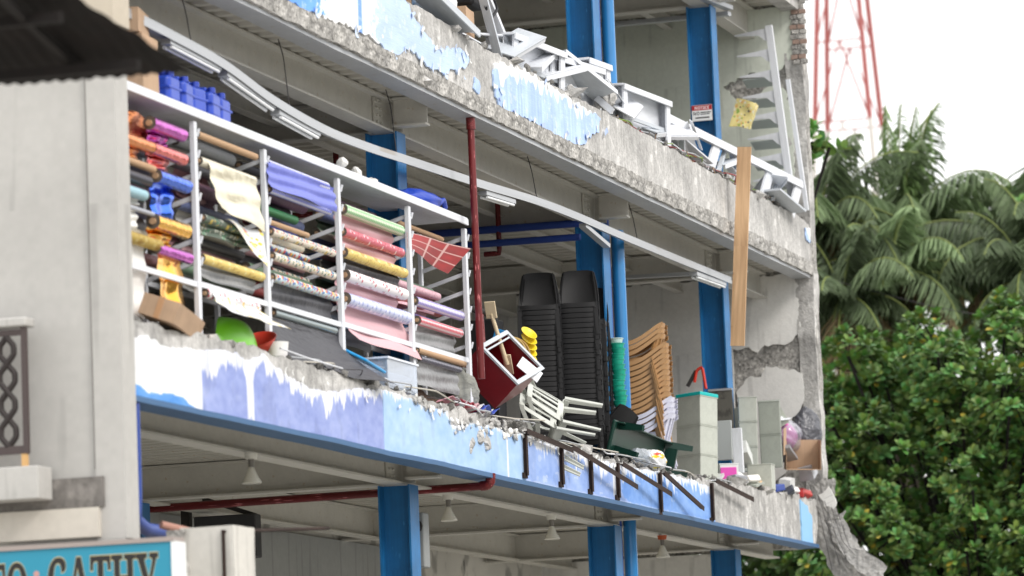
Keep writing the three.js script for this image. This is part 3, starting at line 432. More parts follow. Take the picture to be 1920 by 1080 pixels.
// third bay
rollT('blue gingham roll with plain blue sheet, third bay top', 4.43, 6.16, 7.68, 0.045, RP.blueG, { hang: 0.24, sm: blueS, a: -0.08, b: -0.12, front: 1, out: 0.03 });
rollT('blue gingham roll below the plain blue sheet', 4.48, 6.2, 7.44, 0.037, RP.blueG, { z: -0.3 });
rollT('green gingham roll set back in the third bay', 4.2, 5.52, 7.27, 0.04, S(0x2e8a5e, 0.5, { map: RP.greenG.map }), { z: -0.42 });
rollT('dark blue roll set back in the third bay', 4.5, 5.7, 7.17, 0.045, S(0x2c3a92, 0.45), { z: -0.5 });
rollT('thin tan tube below the green gingham roll', 4.46, 5.58, 7.12, 0.023, tubeM);
rollT('upper floral roll of the three in the third bay', 4.52, 6.31, 7.03, 0.036, RP.floralR);
rollT('upper rear floral roll behind the front florals', 5.2, 6.34, 6.99, 0.034, RP.floralB, { z: -0.6, hang: 0.18, sm: blackS });
rollT('middle floral roll of the three in the third bay', 4.54, 6.29, 6.795, 0.038, RP.floralR);
rollT('lower rear floral roll behind the front florals', 5.25, 6.32, 6.76, 0.028, RP.floralR, { z: -0.6, hang: 0.15, sm: blackS });
rollT('lowest floral roll with black sheet hanging behind it', 4.52, 6.36, 6.585, 0.038, RP.floralB, { hang: 0.26, sm: blackS, a: 0, b: 0 });
rollT('silver glossy roll under the lower rail, third bay', 4.6, 6.36, 6.25, 0.036, S(0x8e9a9c, 0.2, { metalness: 0.6 }), { z: -0.34 });
{ const g = sheet((u, v) => { const x = mix(4.36, 6.45, u) + 0.32 * v * v; return [x, 6.2 - 0.42 * v - 0.1 * u * v * v + 0.02 * Math.sin(u * 9) * v, -0.33 + 0.5 * v * v * (0.3 + 0.7 * u) + 0.03 * Math.sin(u * 12 + v * 3) * v]; }, 26, 18, 0.003); solo('black_sheet', 'large charcoal sheet spilling over the broken edge below the rack', 'paper sheet', g, blackS); }
// fourth bay
rollT('pale green gingham roll at the top of the fourth bay', 6.65, 8.47, 7.52, 0.052, RP.greenG, { hang: 0.26, sm: pinkS, a: -0.1, b: 0.05 });
rollT('red and pink printed roll, second in the fourth bay', 6.63, 8.48, 7.285, 0.043, RP.redP, { hang: 0.2, sm: pinkS, a: -0.1, b: 0.05 });
rollT('mustard yellow printed roll in the fourth bay', 6.64, 8.55, 7.075, 0.048, RP.yellowP, { hang: 0.2, sm: blackS, a: -0.05, b: 0.05 });
rollT('white roll with red hearts in the fourth bay', 6.66, 8.52, 6.845, 0.056, RP.hearts, { hang: 0.24, sm: pinkS, a: -0.1, b: 0.05 });
rollT('glossy lilac roll above the lower rail, fourth bay', 6.64, 8.58, 6.6, 0.061, S(0xffffff, 0.25, { map: RP.lilacP.map }), { hang: 0.42, sm: pinkS, a: -0.15, b: -0.1, out: 0.16, skew: 0.2 });
rollT('dull brown roll lying below the pink sheet', 6.6, 8.2, 6.08, 0.04, S(0x7a6468, 0.5), { z: -0.5 });
// fifth bay
rollT('thin tan tube slanting at the top of the last bay', 8.75, 10.33, 7.66, 0.027, tubeM, { z: -0.45 });
solo('plaid_sheet', 'red plaid sheet jutting out at the last rack bay', 'paper sheet', sheet((u, v) => [mix(8.68, 10.3 - 0.3 * v, u), mix(7.53, 7.36 - 0.13 * u, v), -0.3 + 0.18 * u * (1 - v) + 0.02 * Math.sin(u * 7)], 16, 8, 0.003), RP.plaid);
rollT('pink printed roll set back in the last bay', 8.77, 10.26, 7.02, 0.04, RP.pinkP, { z: -0.5, hang: 0.2, sm: RP.pinkP });
rollT('white and purple gingham roll in the last bay', 8.87, 10.48, 6.815, 0.046, RP.purpleG);
rollT('purple strip roll slanting behind the gingham rolls', 8.87, 10.1, 6.72, 0.026, S(0x6a5a9c, 0.5), { z: -0.5 });
rollT('red and white gingham roll in the last bay', 8.94, 10.41, 6.615, 0.044, RP.redG, { hang: 0.24, sm: greyS, a: -0.1, b: 0.0 });
rollT('tan tube on the lower rail of the last bay', 8.9, 10.53, 6.29, 0.03, tubeM);
rollT('dark checked roll under the tan tube, last bay', 8.98, 10.37, 6.21, 0.028, RP.darkG, { hang: 0.28, sm: greyS, a: 0, b: 0 });
// second row of rolls, deeper in the rack
{ const cols = [['dusty pink', 0xb98d95], ['slate blue', 0x66719c], ['charcoal', 0x44444a], ['pale grey', 0xb4b3b1], ['faded green', 0x6f8a72], ['cream', 0xd3cbb6], ['plum', 0x6d4a63], ['silver', 0x9fa3a8], ['brick red', 0x9b4a48]], bay = ['first', 'second', 'third', 'fourth', 'fifth'], lev = ['lowest', 'second lowest', 'third lowest', 'middle', 'third highest', 'second highest', 'highest'];
  for (let i = 0; i < 5; i++) for (let k = 0; k < 7; k++) { if (i === 4 && k > 3) continue; const [n, c] = cols[(i * 4 + k * 5) % 9], a = POST[i] + 0.1, b = POST[i + 1] - 0.1, z = -0.56 - 0.05 * R(); rollT(`${n} rear roll, ${lev[k]} of the ${bay[i]} rack bay`, a + 0.15 * R(), b - 0.35 * R(), 6.5 + k * 0.2 - 0.02 + 0.02 * R(), rr(0.034, 0.06), S(c, 0.5, { bumpMap: T.crease, bumpScale: 0.006 }), { z, hang: rr(0.1, 0.3), sm: S(cols[(i * 2 + k * 3 + 1) % 9][1], 0.6, { bumpMap: T.crease, bumpScale: 0.01 }), a: rr(-0.05, 0.3), b: rr(0, 0.4) }); }
  const fc = [['folded grey cloth', 0x8b8b8c], ['folded dark cloth', 0x3d3a3f], ['folded rose cloth', 0xa77f86], ['folded white cloth', 0xd0cfcc], ['folded brown cloth', 0x6a5648]];
  fc.forEach(([n, c], i) => { const a = POST[i] + 0.12, w = POST[i + 1] - POST[i] - 0.3; solo('folded_cloth', `${n} heaped at the bottom of the ${bay[i]} rack bay`, 'cloth', jitter(new THREE.BoxGeometry(w, 0.34, 0.36, 24, 8, 8).translate(a + w / 2, 5.72, -0.62), 0.07, 3.2, i * 5), S(c, 0.85, { bumpMap: T.crease, bumpScale: 0.02 }), 'folded cloth under the rack'); }); }
// goods on top of the rack
function carton(label, w, h, d, pos, rot, o = {}) {
  const t = thing('cardboard_box', label, 'box', o.group); const q = new THREE.Euler(...rot), mt = new THREE.Matrix4().makeRotationFromEuler(q).setPosition(...pos);
  if (!o.open) { part(t, 'carton', uvm(jitter(new THREE.BoxGeometry(w, h, d, 4, 4, 4), 0.006, 6, w * 9)).applyMatrix4(mt), M.card); part(t, 'tape', bx(-w / 2 - 0.004, w / 2 + 0.004, -h / 2 - 0.004, h / 2 + 0.004, -0.025, 0.025).applyMatrix4(mt), S(0xb98f6a, 0.35)); }
  else { part(t, 'carton', uvm(merge([bx(-w / 2, w / 2, -h / 2, h / 2, -d / 2, -d / 2 + 0.008), bx(-w / 2, -w / 2 + 0.008, -h / 2, h / 2, -d / 2 + 0.008, d / 2), bx(w / 2 - 0.008, w / 2, -h / 2, h / 2, -d / 2 + 0.008, d / 2), bx(-w / 2 + 0.008, w / 2 - 0.008, -h / 2, -h / 2 + 0.008, -d / 2 + 0.008, d / 2)])).applyMatrix4(mt), M.card); part(t, 'flap', uvm(bar([-w / 2, h / 2, d / 2], [-w / 2 - 0.05, h / 2 - 0.02, d / 2 + 0.2], h * 0.9, 0.008, V(1, 0, 0))).applyMatrix4(mt), M.card); }
  return t;
}
carton('tall tan carton on the rack next to white wall', 0.5, 0.5, 0.4, [1.5, 8.19, -0.5], [0, 0.1, 0], { group: 'cartons on the rack top' });
carton('small pale carton stacked above the tall tan carton', 0.5, 0.22, 0.36, [1.45, 8.56, -0.52], [0, 0.2, 0], { group: 'cartons on the rack top' });
{
  const lab = ['first', 'second', 'third', 'fourth', 'fifth'];
  const body = merge([rbox(0.2, 0.24, 0.3, 0.04, 4).translate(0, 0.12, 0), rbox(0.06, 0.05, 0.2, 0.02, 3).translate(0, 0.275, -0.02), rbox(0.05, 0.07, 0.045, 0.015).translate(0, 0.25, -0.1)]), cap = cyl([0, 0.24, 0.11], [0, 0.29, 0.11], 0.03, 0.03, 12), rib = rbox(0.212, 0.03, 0.312, 0.012).translate(0, 0.13, 0);
  for (let i = 0; i < 5; i++) { const t = thing('jerry_can', `${lab[i]} blue plastic jerry can from white wall on rack top`, 'jerry can', 'blue jerry cans on the rack'); part(t, 'body', body, M.jerry); part(t, 'cap', cap, S(0x2440a8, 0.4)); part(t, 'moulded_rib', rib, M.jerry); t.scale.set(1.5, 1.02, 1.25); t.position.set(2.14 + i * 0.335, 7.932, -0.5 + 0.03 * Math.sin(i * 3)); t.rotation.y = 0.12 * Math.sin(i * 2.3); }
}
solo('rubble_heap', 'small heap of pale rubble on the rack top', 'rubble', merge(Array.from({ length: 26 }, (_, i) => jitter(new THREE.IcosahedronGeometry(rr(0.025, 0.06), 1), 0.02, 12, i).translate(rr(6.7, 8.1), 7.95 + rr(0, 0.04) + (i < 9 ? 0.05 : 0), rr(-0.75, -0.35)))), M.plaster, null, 'stuff');
{ const t = thing('blue_bag', 'crumpled blue plastic bag on the far end of the rack', 'bag'); part(t, 'bag_body', jitter(new THREE.SphereGeometry(1, 28, 18), 0.18, 2.2, 4).scale(0.5, 0.11, 0.2).translate(9.75, 8.02, -0.5), M.jerry); part(t, 'bag_handle', tube([[10.15, 8.0, -0.45], [10.35, 8.1, -0.42], [10.5, 8.02, -0.45], [10.4, 7.97, -0.5]], 0.03, 7), M.jerry); }
carton('tilted brown carton perched on the edge below the foils', 1.0, 0.19, 0.34, [1.4, 5.86, -0.12], [0.35, 0.12, -0.12]);
// ---------------------------------------------------------------- plastic chairs: front of the chair faces +z, seat at 0.43 m
function ribbon(pts, w, th, n = 16) {        // flat strip along a curve; w is a vector across it
  const c = new THREE.CatmullRomCurve3(pts.map(p => V(...p)), false, 'catmullrom', 0.4);
  return sheet((u, v) => { const p = c.getPoint(v); return [p.x + (u - 0.5) * w[0], p.y + (u - 0.5) * w[1], p.z + (u - 0.5) * w[2]]; }, 2, n, th);
}
const lleg = (a, b, s) => { const A = V(...a), B = V(...b); return merge([bar(A, B, 0.05, 0.012, V(0, 0, 1), 0.034), bar(A.clone().add(V(s * 0.024, 0, -0.02 * Math.sign(a[2]))), B.clone().add(V(s * 0.016, 0, -0.014 * Math.sign(a[2]))), 0.012, 0.05, V(0, 0, 1), 0.012, 0.03)]); };
function chairGeo(arms, slots) {
  const P = [];
  P.push(['seat', merge([sheet((u, v) => { const f = step(0.86, 1, v), e = Math.pow(Math.abs(u - 0.5) * 2, 6); return [(u - 0.5) * (0.43 + 0.03 * v), 0.43 + 0.016 * Math.cos(v * 2.6) - 0.02 * (1 - Math.pow((u - 0.5) * 2, 2)) - 0.05 * f - 0.03 * e, -0.21 + 0.45 * v - 0.02 * f]; }, 14, 14, 0.008),
    sheet((u, v) => [(u - 0.5) * 0.44, 0.4 - 0.055 * v, 0.226 - 0.02 * Math.pow((u - 0.5) * 2, 4)], 10, 1, 0.008), ...[-1, 1].map(s => sheet((u, v) => [s * (0.222 + 0.008 * u), 0.41 - 0.06 * v, mix(-0.2, 0.21, u)], 4, 1, 0.008))])]);
  const bk = (u, v) => { const x = (u - 0.5) * 2; return [x * ((slots ? 0.215 : 0.25) - 0.05 * v * v), 0.42 + 0.45 * v - 0.035 * Math.pow(Math.abs(x), 4) * v, -0.215 - 0.1 * v + 0.05 * x * x]; };
  if (!slots) P.push(['backrest', merge([sheet(bk, 14, 10, 0.01), ...[-1, 1].map(s => ribbon([[s * 0.222, 0.42, -0.2], [s * 0.21, 0.62, -0.22], [s * 0.18, 0.85, -0.27]], [0, 0, 0.05], 0.012, 8))])]);
  else {
    const gs = [sheet((u, v) => bk(u, 0.86 + 0.14 * v), 14, 3, 0.012), sheet((u, v) => bk(u, 0.16 * v), 12, 2, 0.01)];
    for (const [a, b] of [[0, 0.13], [0.24, 0.33], [0.455, 0.545], [0.67, 0.76], [0.87, 1]]) gs.push(sheet((u, v) => bk(mix(a, b, u), 0.14 + 0.74 * v), 3, 8, 0.01));
    P.push(['backrest', merge(gs)]);
  }
  if (arms) for (const s of [-1, 1]) P.push(['armrest', merge([ribbon([[s * 0.265, 0.4, 0.225], [s * 0.272, 0.5, 0.24], [s * 0.272, 0.575, 0.225], [s * 0.27, 0.605, 0.15], [s * 0.262, 0.62, 0.05], [s * 0.25, 0.665, -0.06], [s * 0.228, 0.75, -0.17], [s * 0.205, 0.83, -0.26], [s * 0.19, 0.865, -0.32]], [0.05, 0, 0], 0.012, 22), ribbon([[s * 0.292, 0.44, 0.235], [s * 0.295, 0.56, 0.22], [s * 0.292, 0.585, 0.15], [s * 0.284, 0.6, 0.05], [s * 0.272, 0.645, -0.06], [s * 0.25, 0.73, -0.17], [s * 0.228, 0.81, -0.26], [s * 0.21, 0.845, -0.315]], [0, 0.055, 0], 0.008, 16)])]);
  const w = arms ? 0.262 : 0.225;
  for (const s of [-1, 1]) { P.push(['leg', lleg([s * w, 0.41, 0.2], [s * (w + 0.02), 0, 0.245], -s)]); P.push(['leg', lleg([s * w, 0.41, -0.2], [s * (w + 0.02), 0, -0.27], -s)]); }
  return P;
}
const CG = { side: chairGeo(false, false), arm: chairGeo(true, true) };
function chair(kind, m, name, label, group, pos, rot) { const t = thing(name, label, 'chair', group); for (const [n, g] of CG[kind]) part(t, n, g, m); t.position.set(...pos); t.rotation.set(...rot); return t; }
const tilt = (o, ax, a) => { o.quaternion.premultiply(new THREE.Quaternion().setFromAxisAngle(V(...ax).normalize(), a)); return o; };
const ORD = ['topmost', 'second', 'third', 'fourth', 'fifth', 'sixth', 'seventh', 'eighth', 'ninth', 'tenth', 'eleventh', 'twelfth', 'thirteenth', 'fourteenth', 'fifteenth', 'sixteenth', 'seventeenth', 'eighteenth', 'nineteenth', 'twentieth', 'twenty-first', 'twenty-second', 'twenty-third', 'twenty-fourth', 'twenty-fifth', 'twenty-sixth', 'twenty-seventh'];
// tall black stacks, chairs facing the street corner
{
  const st = (x, z, n, pitch, ry, side) => { for (let k = 0; k < n; k++) chair('side', M.black, 'black_chair', `${ORD[n - 1 - k]} black plastic chair ${k === n - 1 ? 'of' : 'from the top of'} the ${side} stack`, `black chairs in the ${side} stack`, [x + 0.004 * Math.sin(k * 1.9), 5.552 + k * pitch, z + 0.005 * Math.sin(k * 2.7)], [0, ry + 0.012 * Math.sin(k * 1.3), 0]); };
  st(16.45, -0.68, 27, 0.063, -1.36, 'front right'); st(15.9, -1.02, 26, 0.063, -1.33, 'left'); st(17.25, -0.8, 25, 0.063, -1.42, 'rear right');
  const c = chair('side', M.black, 'black_chair', 'black chair tipped over between black stack and tan stack', undefined, [17.3, 5.75, -0.72], [0, -0.9, 0]); tilt(c, [1, 0, 0], 0.75); c.scale.setScalar(0.8);
}
// tan armchairs on white armchairs
for (let k = 0; k < 17; k++) {
  const w = k < 4, up = k > 13, c = chair('arm', w ? M.lilac : M.tan, w ? 'white_chair' : 'tan_chair', w ? `${['bottom', 'second', 'third', 'fourth'][k]} white plastic armchair ${k ? 'from the bottom, ' : ''}under the tan chairs` : `${ORD[16 - k]} tan plastic armchair ${k === 16 ? 'of' : 'from the top of'} its stack${up ? ', white tag inside' : ''}`, w ? 'white armchairs under the tan stack' : 'tan armchairs in the stack', [19.15 + 0.01 * Math.sin(k * 2), 5.553 + k * 0.071 + (up ? 0.05 : 0), -0.66 + (w ? 0.05 : 0) - (up ? 0.04 : 0)], [0, Math.PI + 0.1 + 0.02 * Math.sin(k * 1.7), 0]);
  c.scale.set(1.1, 1.0, 1.25);
  if (up) part(c, 'paper_tag', rbox(0.004, 0.035, 0.08, 0.001).translate(0.305, 0.6, 0.12), S(0xf2f2f2, 0.6));
}
// grey-white armchairs tipped face down across the edge, legs hanging out
{
  const place = (lab, pos, u, f) => { const c = chair('arm', M.greywhite, 'tipped_chair', lab, 'tipped chairs on the edge', pos, [0, 0, 0]), Y = V(...u).normalize(), Z = V(...f); Z.addScaledVector(Y, -Z.dot(Y)).normalize(); c.quaternion.setFromRotationMatrix(new THREE.Matrix4().makeBasis(Y.clone().cross(Z), Y, Z)); c.scale.setScalar(1.08); };
  place('upper grey white plastic armchair tipped over the broken edge', [13.5, 5.66, 0.28], [-0.42, 0.36, -0.83], [0.5, -0.8, -0.2]);
  place('lower grey white plastic armchair nested under the tipped one', [13.38, 5.57, 0.25], [-0.4, 0.32, -0.85], [0.45, -0.82, -0.2]);
}
// turquoise bowls stacked between the black and tan chairs
{ const prof = [[0.02, 0], [0.09, 0.0], [0.115, 0.05], [0.13, 0.11], [0.145, 0.115], [0.145, 0.125], [0.128, 0.122], [0.11, 0.055], [0.085, 0.012], [0.02, 0.012]].map(p => new THREE.Vector2(...p)), g = new THREE.LatheGeometry(prof, 24);
  for (let k = 0; k < 13; k++) { const o = solo('turquoise_pail', k === 12 ? 'pale topmost pail of the turquoise pail stack' : `${ORD[12 - k]} pail from the top of the turquoise pail stack`, 'pail', g, k === 12 ? S(0xcfe6e2, 0.4) : M.teal, 'turquoise pails in a stack'); o.scale.setScalar(0.66); o.position.set(17.62 + 0.01 * Math.sin(k), 6.4 + k * 0.066, -0.52 + 0.012 * Math.sin(k * 1.4)); if (k === 12) o.userData.group = undefined, delete o.userData.group; } 
  solo('pail_plinth', 'dark crate under the turquoise pails', 'crate', rbox(0.24, 0.84, 0.24, 0.02).translate(17.62, 5.975, -0.52), M.dark); }
// yellow plates and straw discs behind the crimson cabinet
{ const g = new THREE.LatheGeometry([[0.0, 0], [0.05, 0.002], [0.085, 0.025], [0.105, 0.035], [0.105, 0.041], [0.08, 0.032], [0.05, 0.009], [0, 0.007]].map(p => new THREE.Vector2(...p)), 22);
  for (let k = 0; k < 8; k++) { const o = solo('yellow_bowl', `${['bottom', 'second', 'third', 'fourth', 'fifth', 'sixth', 'seventh', 'top'][k]} yellow plastic bowl ${k && k < 7 ? 'from the bottom ' : ''}of the slanting row`, 'bowl', g, M.yellow, 'yellow bowls in a row'); o.position.set(13.8 + k * 0.01, 6.45 + k * 0.072, -0.57); o.rotation.set(0.75, 0.0, 0.35); }
  for (let k = 0; k < 3; k++) { const o = solo('straw_tray', ['rearmost', 'middle', 'front'][k] + ' round straw tray standing by the yellow bowls', 'tray', merge([new THREE.CylinderGeometry(0.22, 0.22, 0.012, 32), new THREE.TorusGeometry(0.22, 0.014, 8, 36).rotateX(Math.PI / 2)]), S([0xa8874d, 0xb59a5d, 0x8e7440][k], 0.8), 'straw trays'); o.position.set(13.45 - k * 0.1, 6.68, -0.66 - k * 0.01); o.rotation.set(0.1, 0.25, 1.35 + k * 0.05); } }
{ const t = thing('black_case', 'upright black case with two white labels behind the cabinet', 'case'); part(t, 'case_body', rbox(0.3, 1.6, 0.34, 0.02).translate(15.0, 6.5, -1.42), M.black); part(t, 'label_sticker', bx(14.84, 14.846, 6.94, 6.97, -1.5, -1.38), S(0xe8e8e8, 0.6)); part(t, 'label_sticker', bx(14.84, 14.846, 6.87, 6.9, -1.5, -1.35), S(0xe8e8e8, 0.6)); }
{ // crimson cabinet with white frame, tilted on the edge
  const t = thing('crimson_cabinet', 'tilted crimson cabinet with white framed open front on the edge', 'cabinet'), w = 0.78, h = 0.4, d = 0.6;
  const mt = new THREE.Matrix4().makeRotationFromEuler(new THREE.Euler(0.0, 0.0, 0.0)), A = new THREE.Group();
  part(t, 'shell', merge([bx(-w / 2, w / 2, -h / 2, -h / 2 + 0.02, -d / 2, d / 2), bx(-w / 2, -w / 2 + 0.02, -h / 2 + 0.02, h / 2, -d / 2, d / 2), bx(w / 2 - 0.02, w / 2, -h / 2 + 0.02, h / 2, -d / 2, d / 2), bx(-w / 2 + 0.02, w / 2 - 0.02, -h / 2 + 0.02, h / 2, -d / 2, -d / 2 + 0.02), bx(-w / 2 + 0.02, w / 2 - 0.02, -h / 2 + 0.02, h / 2, d / 2 - 0.02, d / 2)]), M.crimson);
  for (const [x0, x1, z0, z1] of [[-w / 2 - 0.01, w / 2 + 0.01, -d / 2 - 0.01, -d / 2 + 0.04], [-w / 2 - 0.01, w / 2 + 0.01, d / 2 - 0.04, d / 2 + 0.01], [-w / 2 - 0.01, -w / 2 + 0.04, -d / 2 + 0.041, d / 2 - 0.041], [w / 2 - 0.04, w / 2 + 0.01, -d / 2 + 0.041, d / 2 - 0.041]]) { part(t, 'frame_bar', bx(x0, x1, h / 2 + 0.001, h / 2 + 0.025, z0, z1), M.whitegrey); }
  part(t, 'inner_rail', bx(-w / 2 + 0.06, w / 2 - 0.06, h / 2 + 0.002, h / 2 + 0.018, -d / 2 + 0.07, -d / 2 + 0.09), M.whitegrey);
  part(t, 'white_panel', bar([0.1, h / 2 - 0.05, 0.24], [0.26, h / 2 + 0.01, 0.2], 0.3, 0.01), M.white);
  t.quaternion.setFromRotationMatrix(new THREE.Matrix4().makeBasis(V(0.852, 0.27, 0.1).normalize(), V(-0.28, 0.6, 0.755).normalize(), V(0.144, -0.671, 0.587).normalize())); t.position.set(11.85, 6.34, -0.3);
}
{ const t = thing('wooden_paddle', 'pale wooden paddle standing up out of the crimson cabinet', 'paddle'); part(t, 'handle', cyl([12.05, 6.42, -0.28], [11.78, 6.98, -0.36], 0.03, 0.022, 10), S(0xd8c6a6, 0.7)); part(t, 'blade', rbox(0.02, 0.2, 0.13, 0.009).applyMatrix4(new THREE.Matrix4().makeRotationZ(0.4).setPosition(11.76, 7.02, -0.36)), S(0xd8c6a6, 0.7)); part(t, 'foot_blade', rbox(0.02, 0.24, 0.1, 0.009).applyMatrix4(new THREE.Matrix4().makeRotationZ(0.45).setPosition(12.06, 6.42, -0.27)), S(0xd8c6a6, 0.7)); }
{ const t = thing('red_hammer', 'red handled mallet leaning in the crimson cabinet', 'mallet'); part(t, 'handle', cyl([11.5, 6.45, -0.38], [11.85, 6.98, -0.5], 0.032, 0.028, 10), M.red); part(t, 'head', cyl([11.72, 7.05, -0.58], [11.98, 7.0, -0.44], 0.04, 0.04, 10), M.dark); }
solo('blue_packet', 'small bright blue packet behind the wooden paddle', 'packet', rbox(0.06, 0.2, 0.14, 0.01).rotateX(0.3).translate(12.5, 6.78, -0.5), S(0x2b8fd0, 0.4));
// things on the floor edge under the rack
solo('grey_bundle', 'grey cloth bundle at the foot of the last rack post', 'bundle', jitter(new THREE.SphereGeometry(1, 30, 20), 0.2, 2, 8).scale(0.34, 0.26, 0.16).translate(10.75, 6.02, -0.42), S(0x8d8e88, 0.9, { bumpMap: T.crease, bumpScale: 0.03 }));
{ const t = thing('plastic_bin', 'clear plastic storage bin under the pink sheet', 'bin'); const w = 0.95, h = 0.3, d = 0.36, c = [7.75, 5.74, -0.28];
  const side = (x, z, L, ax) => ax ? bx(c[0] + x - 0.004, c[0] + x + 0.004, c[1], c[1] + h, c[2] - L / 2, c[2] + L / 2) : bx(c[0] - L / 2, c[0] + L / 2, c[1], c[1] + h, c[2] + z - 0.004, c[2] + z + 0.004);
  part(t, 'bin_wall', merge([side(-w / 2, 0, d, 1), side(w / 2, 0, d, 1), side(0, -d / 2, w, 0), side(0, d / 2, w, 0)]), M.clear); part(t, 'rim', merge([bx(c[0] - w / 2 - 0.02, c[0] + w / 2 + 0.02, c[1] + h, c[1] + h + 0.02, c[2] + d / 2, c[2] + d / 2 + 0.02), bx(c[0] - w / 2 - 0.02, c[0] - w / 2, c[1] + h, c[1] + h + 0.02, c[2] - d / 2, c[2] + d / 2), bx(c[0] - w / 2 - 0.02, c[0] + w / 2 + 0.02, c[1] + h, c[1] + h + 0.02, c[2] - d / 2 - 0.02, c[2] - d / 2)]), S(0xd8dde6, 0.3)); part(t, 'folded_contents', jitter(rbox(0.8, 0.16, 0.3, 0.03, 4).translate(c[0], c[1] + 0.1, c[2]), 0.02, 8), S(0x9aa3b4, 0.8)); }
solo('sky_blue_tray', 'sky blue plastic tray beside the clear bin', 'tray', rbox(0.6, 0.03, 0.3, 0.012, 3).rotateX(0.5).rotateZ(-0.12).translate(6.85, 5.98, -0.2), S(0x2f9fe0, 0.35));
solo('lime_mask', 'lime green curved plastic shell under the second bay', 'toy', sheet((u, v) => { const a = (u - 0.5) * 2.6, b = v * 1.5; return [3.55 + 0.5 * Math.sin(a) * Math.cos(b * 0.7), 5.74 + 0.34 * Math.sin(b), -0.42 + 0.24 * Math.cos(a) * Math.cos(b * 0.8)]; }, 18, 12, 0.01), PH(0x6fbf1f, 0.35));
solo('red_bowl', 'red plastic basin under the second bay by the rack post', 'basin', new THREE.LatheGeometry([[0.02, 0], [0.1, 0], [0.17, 0.1], [0.185, 0.1], [0.11, -0.012], [0.02, -0.012]].map(p => new THREE.Vector2(...p)), 24).rotateZ(0.5).translate(4.15, 5.86, -0.32), PH(0xd8412f, 0.4));
solo('white_tub', 'small translucent white tub next to red basin', 'tub', new THREE.CylinderGeometry(0.11, 0.09, 0.16, 20).translate(4.2, 5.83, -0.16), PH(0xe6e4e4, 0.4));
// dark green overturned bench
{ const t = thing('green_bench', 'overturned dark green plastic bench lying on the edge', 'bench');
  part(t, 'seat_board', rbox(2.5, 0.05, 0.4, 0.02, 3), M.pine); part(t, 'skirt', merge([rbox(2.4, 0.1, 0.02, 0.008).translate(0, -0.07, 0.18), rbox(2.4, 0.1, 0.02, 0.008).translate(0, -0.07, -0.18)]), M.pine);
  for (const x of [-1.05, 1.05]) for (const z of [-0.15, 0.15]) part(t, 'leg', bar([x, -0.02, z], [x * 1.1, -0.36, z * 1.15], 0.07, 0.1, V(0, 0, 1), 0.05, 0.07), M.pine);
  part(t, 'end_rib', bx(1.03, 1.07, -0.2, -0.04, -0.12, 0.12), M.pine);
  t.position.set(17.75, 5.9, -0.33); t.quaternion.setFromRotationMatrix(new THREE.Matrix4().makeBasis(V(0.995, -0.08, 0.04).normalize(), V(-0.02, 0.25, -0.96).normalize(), V(0.07, 0.96, 0.25).normalize())); }
// drawer towers and their pieces
function tower(label, w, d, h, n, pos, rot, lid, o = {}) {
  const t = thing('drawer_tower', label, 'drawer unit', 'plastic drawer units');
  for (let i = 0; i < n; i++) { const hh = h / n; part(t, 'tier', rbox(w, hh - 0.008, d, 0.012, 2).translate(0, hh * (i + 0.5), 0), o.m ?? M.drawer); part(t, 'seam_lip', rbox(w + 0.012, 0.014, d + 0.012, 0.005).translate(0, hh * (i + 1) - 0.004, 0), o.m ?? M.drawer); }
  if (lid) part(t, 'lid', rbox(w + 0.02, 0.05, d + 0.02, 0.012, 2).translate(0, h + 0.026, 0), lid); if (o.extra) o.extra(t);
  t.position.set(...pos); t.quaternion.setFromEuler(new THREE.Euler(...rot, 'YXZ')); return t;
}
tower('tall grey drawer tower with teal lid, leaning at edge', 0.36, 0.42, 1.2, 3, [21.0, 5.6, -0.43], [-0.02, -0.45, -0.08], M.aqua);
tower('upright pale grey drawer tower right of the grey panel', 0.3, 0.26, 1.05, 3, [24.0, 6.0, -0.45], [0.02, 0.25, 0.06], null);
tower('tilted grey drawer tower against broken end wall', 0.34, 0.3, 0.95, 2, [24.7, 6.1, -0.28], [0, 0.2, 0.14], null, { m: PH(0xa2a79e, 0.5, { map: T.smudge }) });
tower('low square grey drawer block at the front edge', 0.36, 0.34, 0.36, 1, [23.4, 5.68, -0.13], [0, 0.1, 0.02], null);
tower('small white drawer with pink front near the rubble', 0.4, 0.26, 0.3, 1, [22.0, 5.66, -0.28], [0, 0.45, 0.03], null, { m: PH(0xd9dedb, 0.5), extra: t => part(t, 'drawer_front', rbox(0.02, 0.2, 0.22, 0.006).translate(-0.208, 0.15, -0.01), M.pink) });
solo('white_upright', 'narrow white plastic panel standing by the pink drawer', 'panel', rbox(0.05, 0.62, 0.14, 0.01).rotateZ(0.05).translate(22.4, 6.17, -0.2), M.white);
solo('grey_carton', 'grey plastic side panel leaning behind the white upright', 'panel', rbox(0.04, 0.55, 0.3, 0.01).rotateZ(-0.05).translate(22.7, 6.35, -0.5), PH(0xaeb3b3, 0.5));
{ const t = thing('metal_board', 'dark smudged grey board leaning below blue column', 'board'); part(t, 'board_face', uvm(bx(23.5, 23.52, 6.45, 7.12, -0.86, -0.52), 1), S(0x6d6d6a, 0.5, { map: T.stain })); part(t, 'board_rim', bx(23.49, 23.53, 7.121, 7.15, -0.86, -0.52), M.galv); }
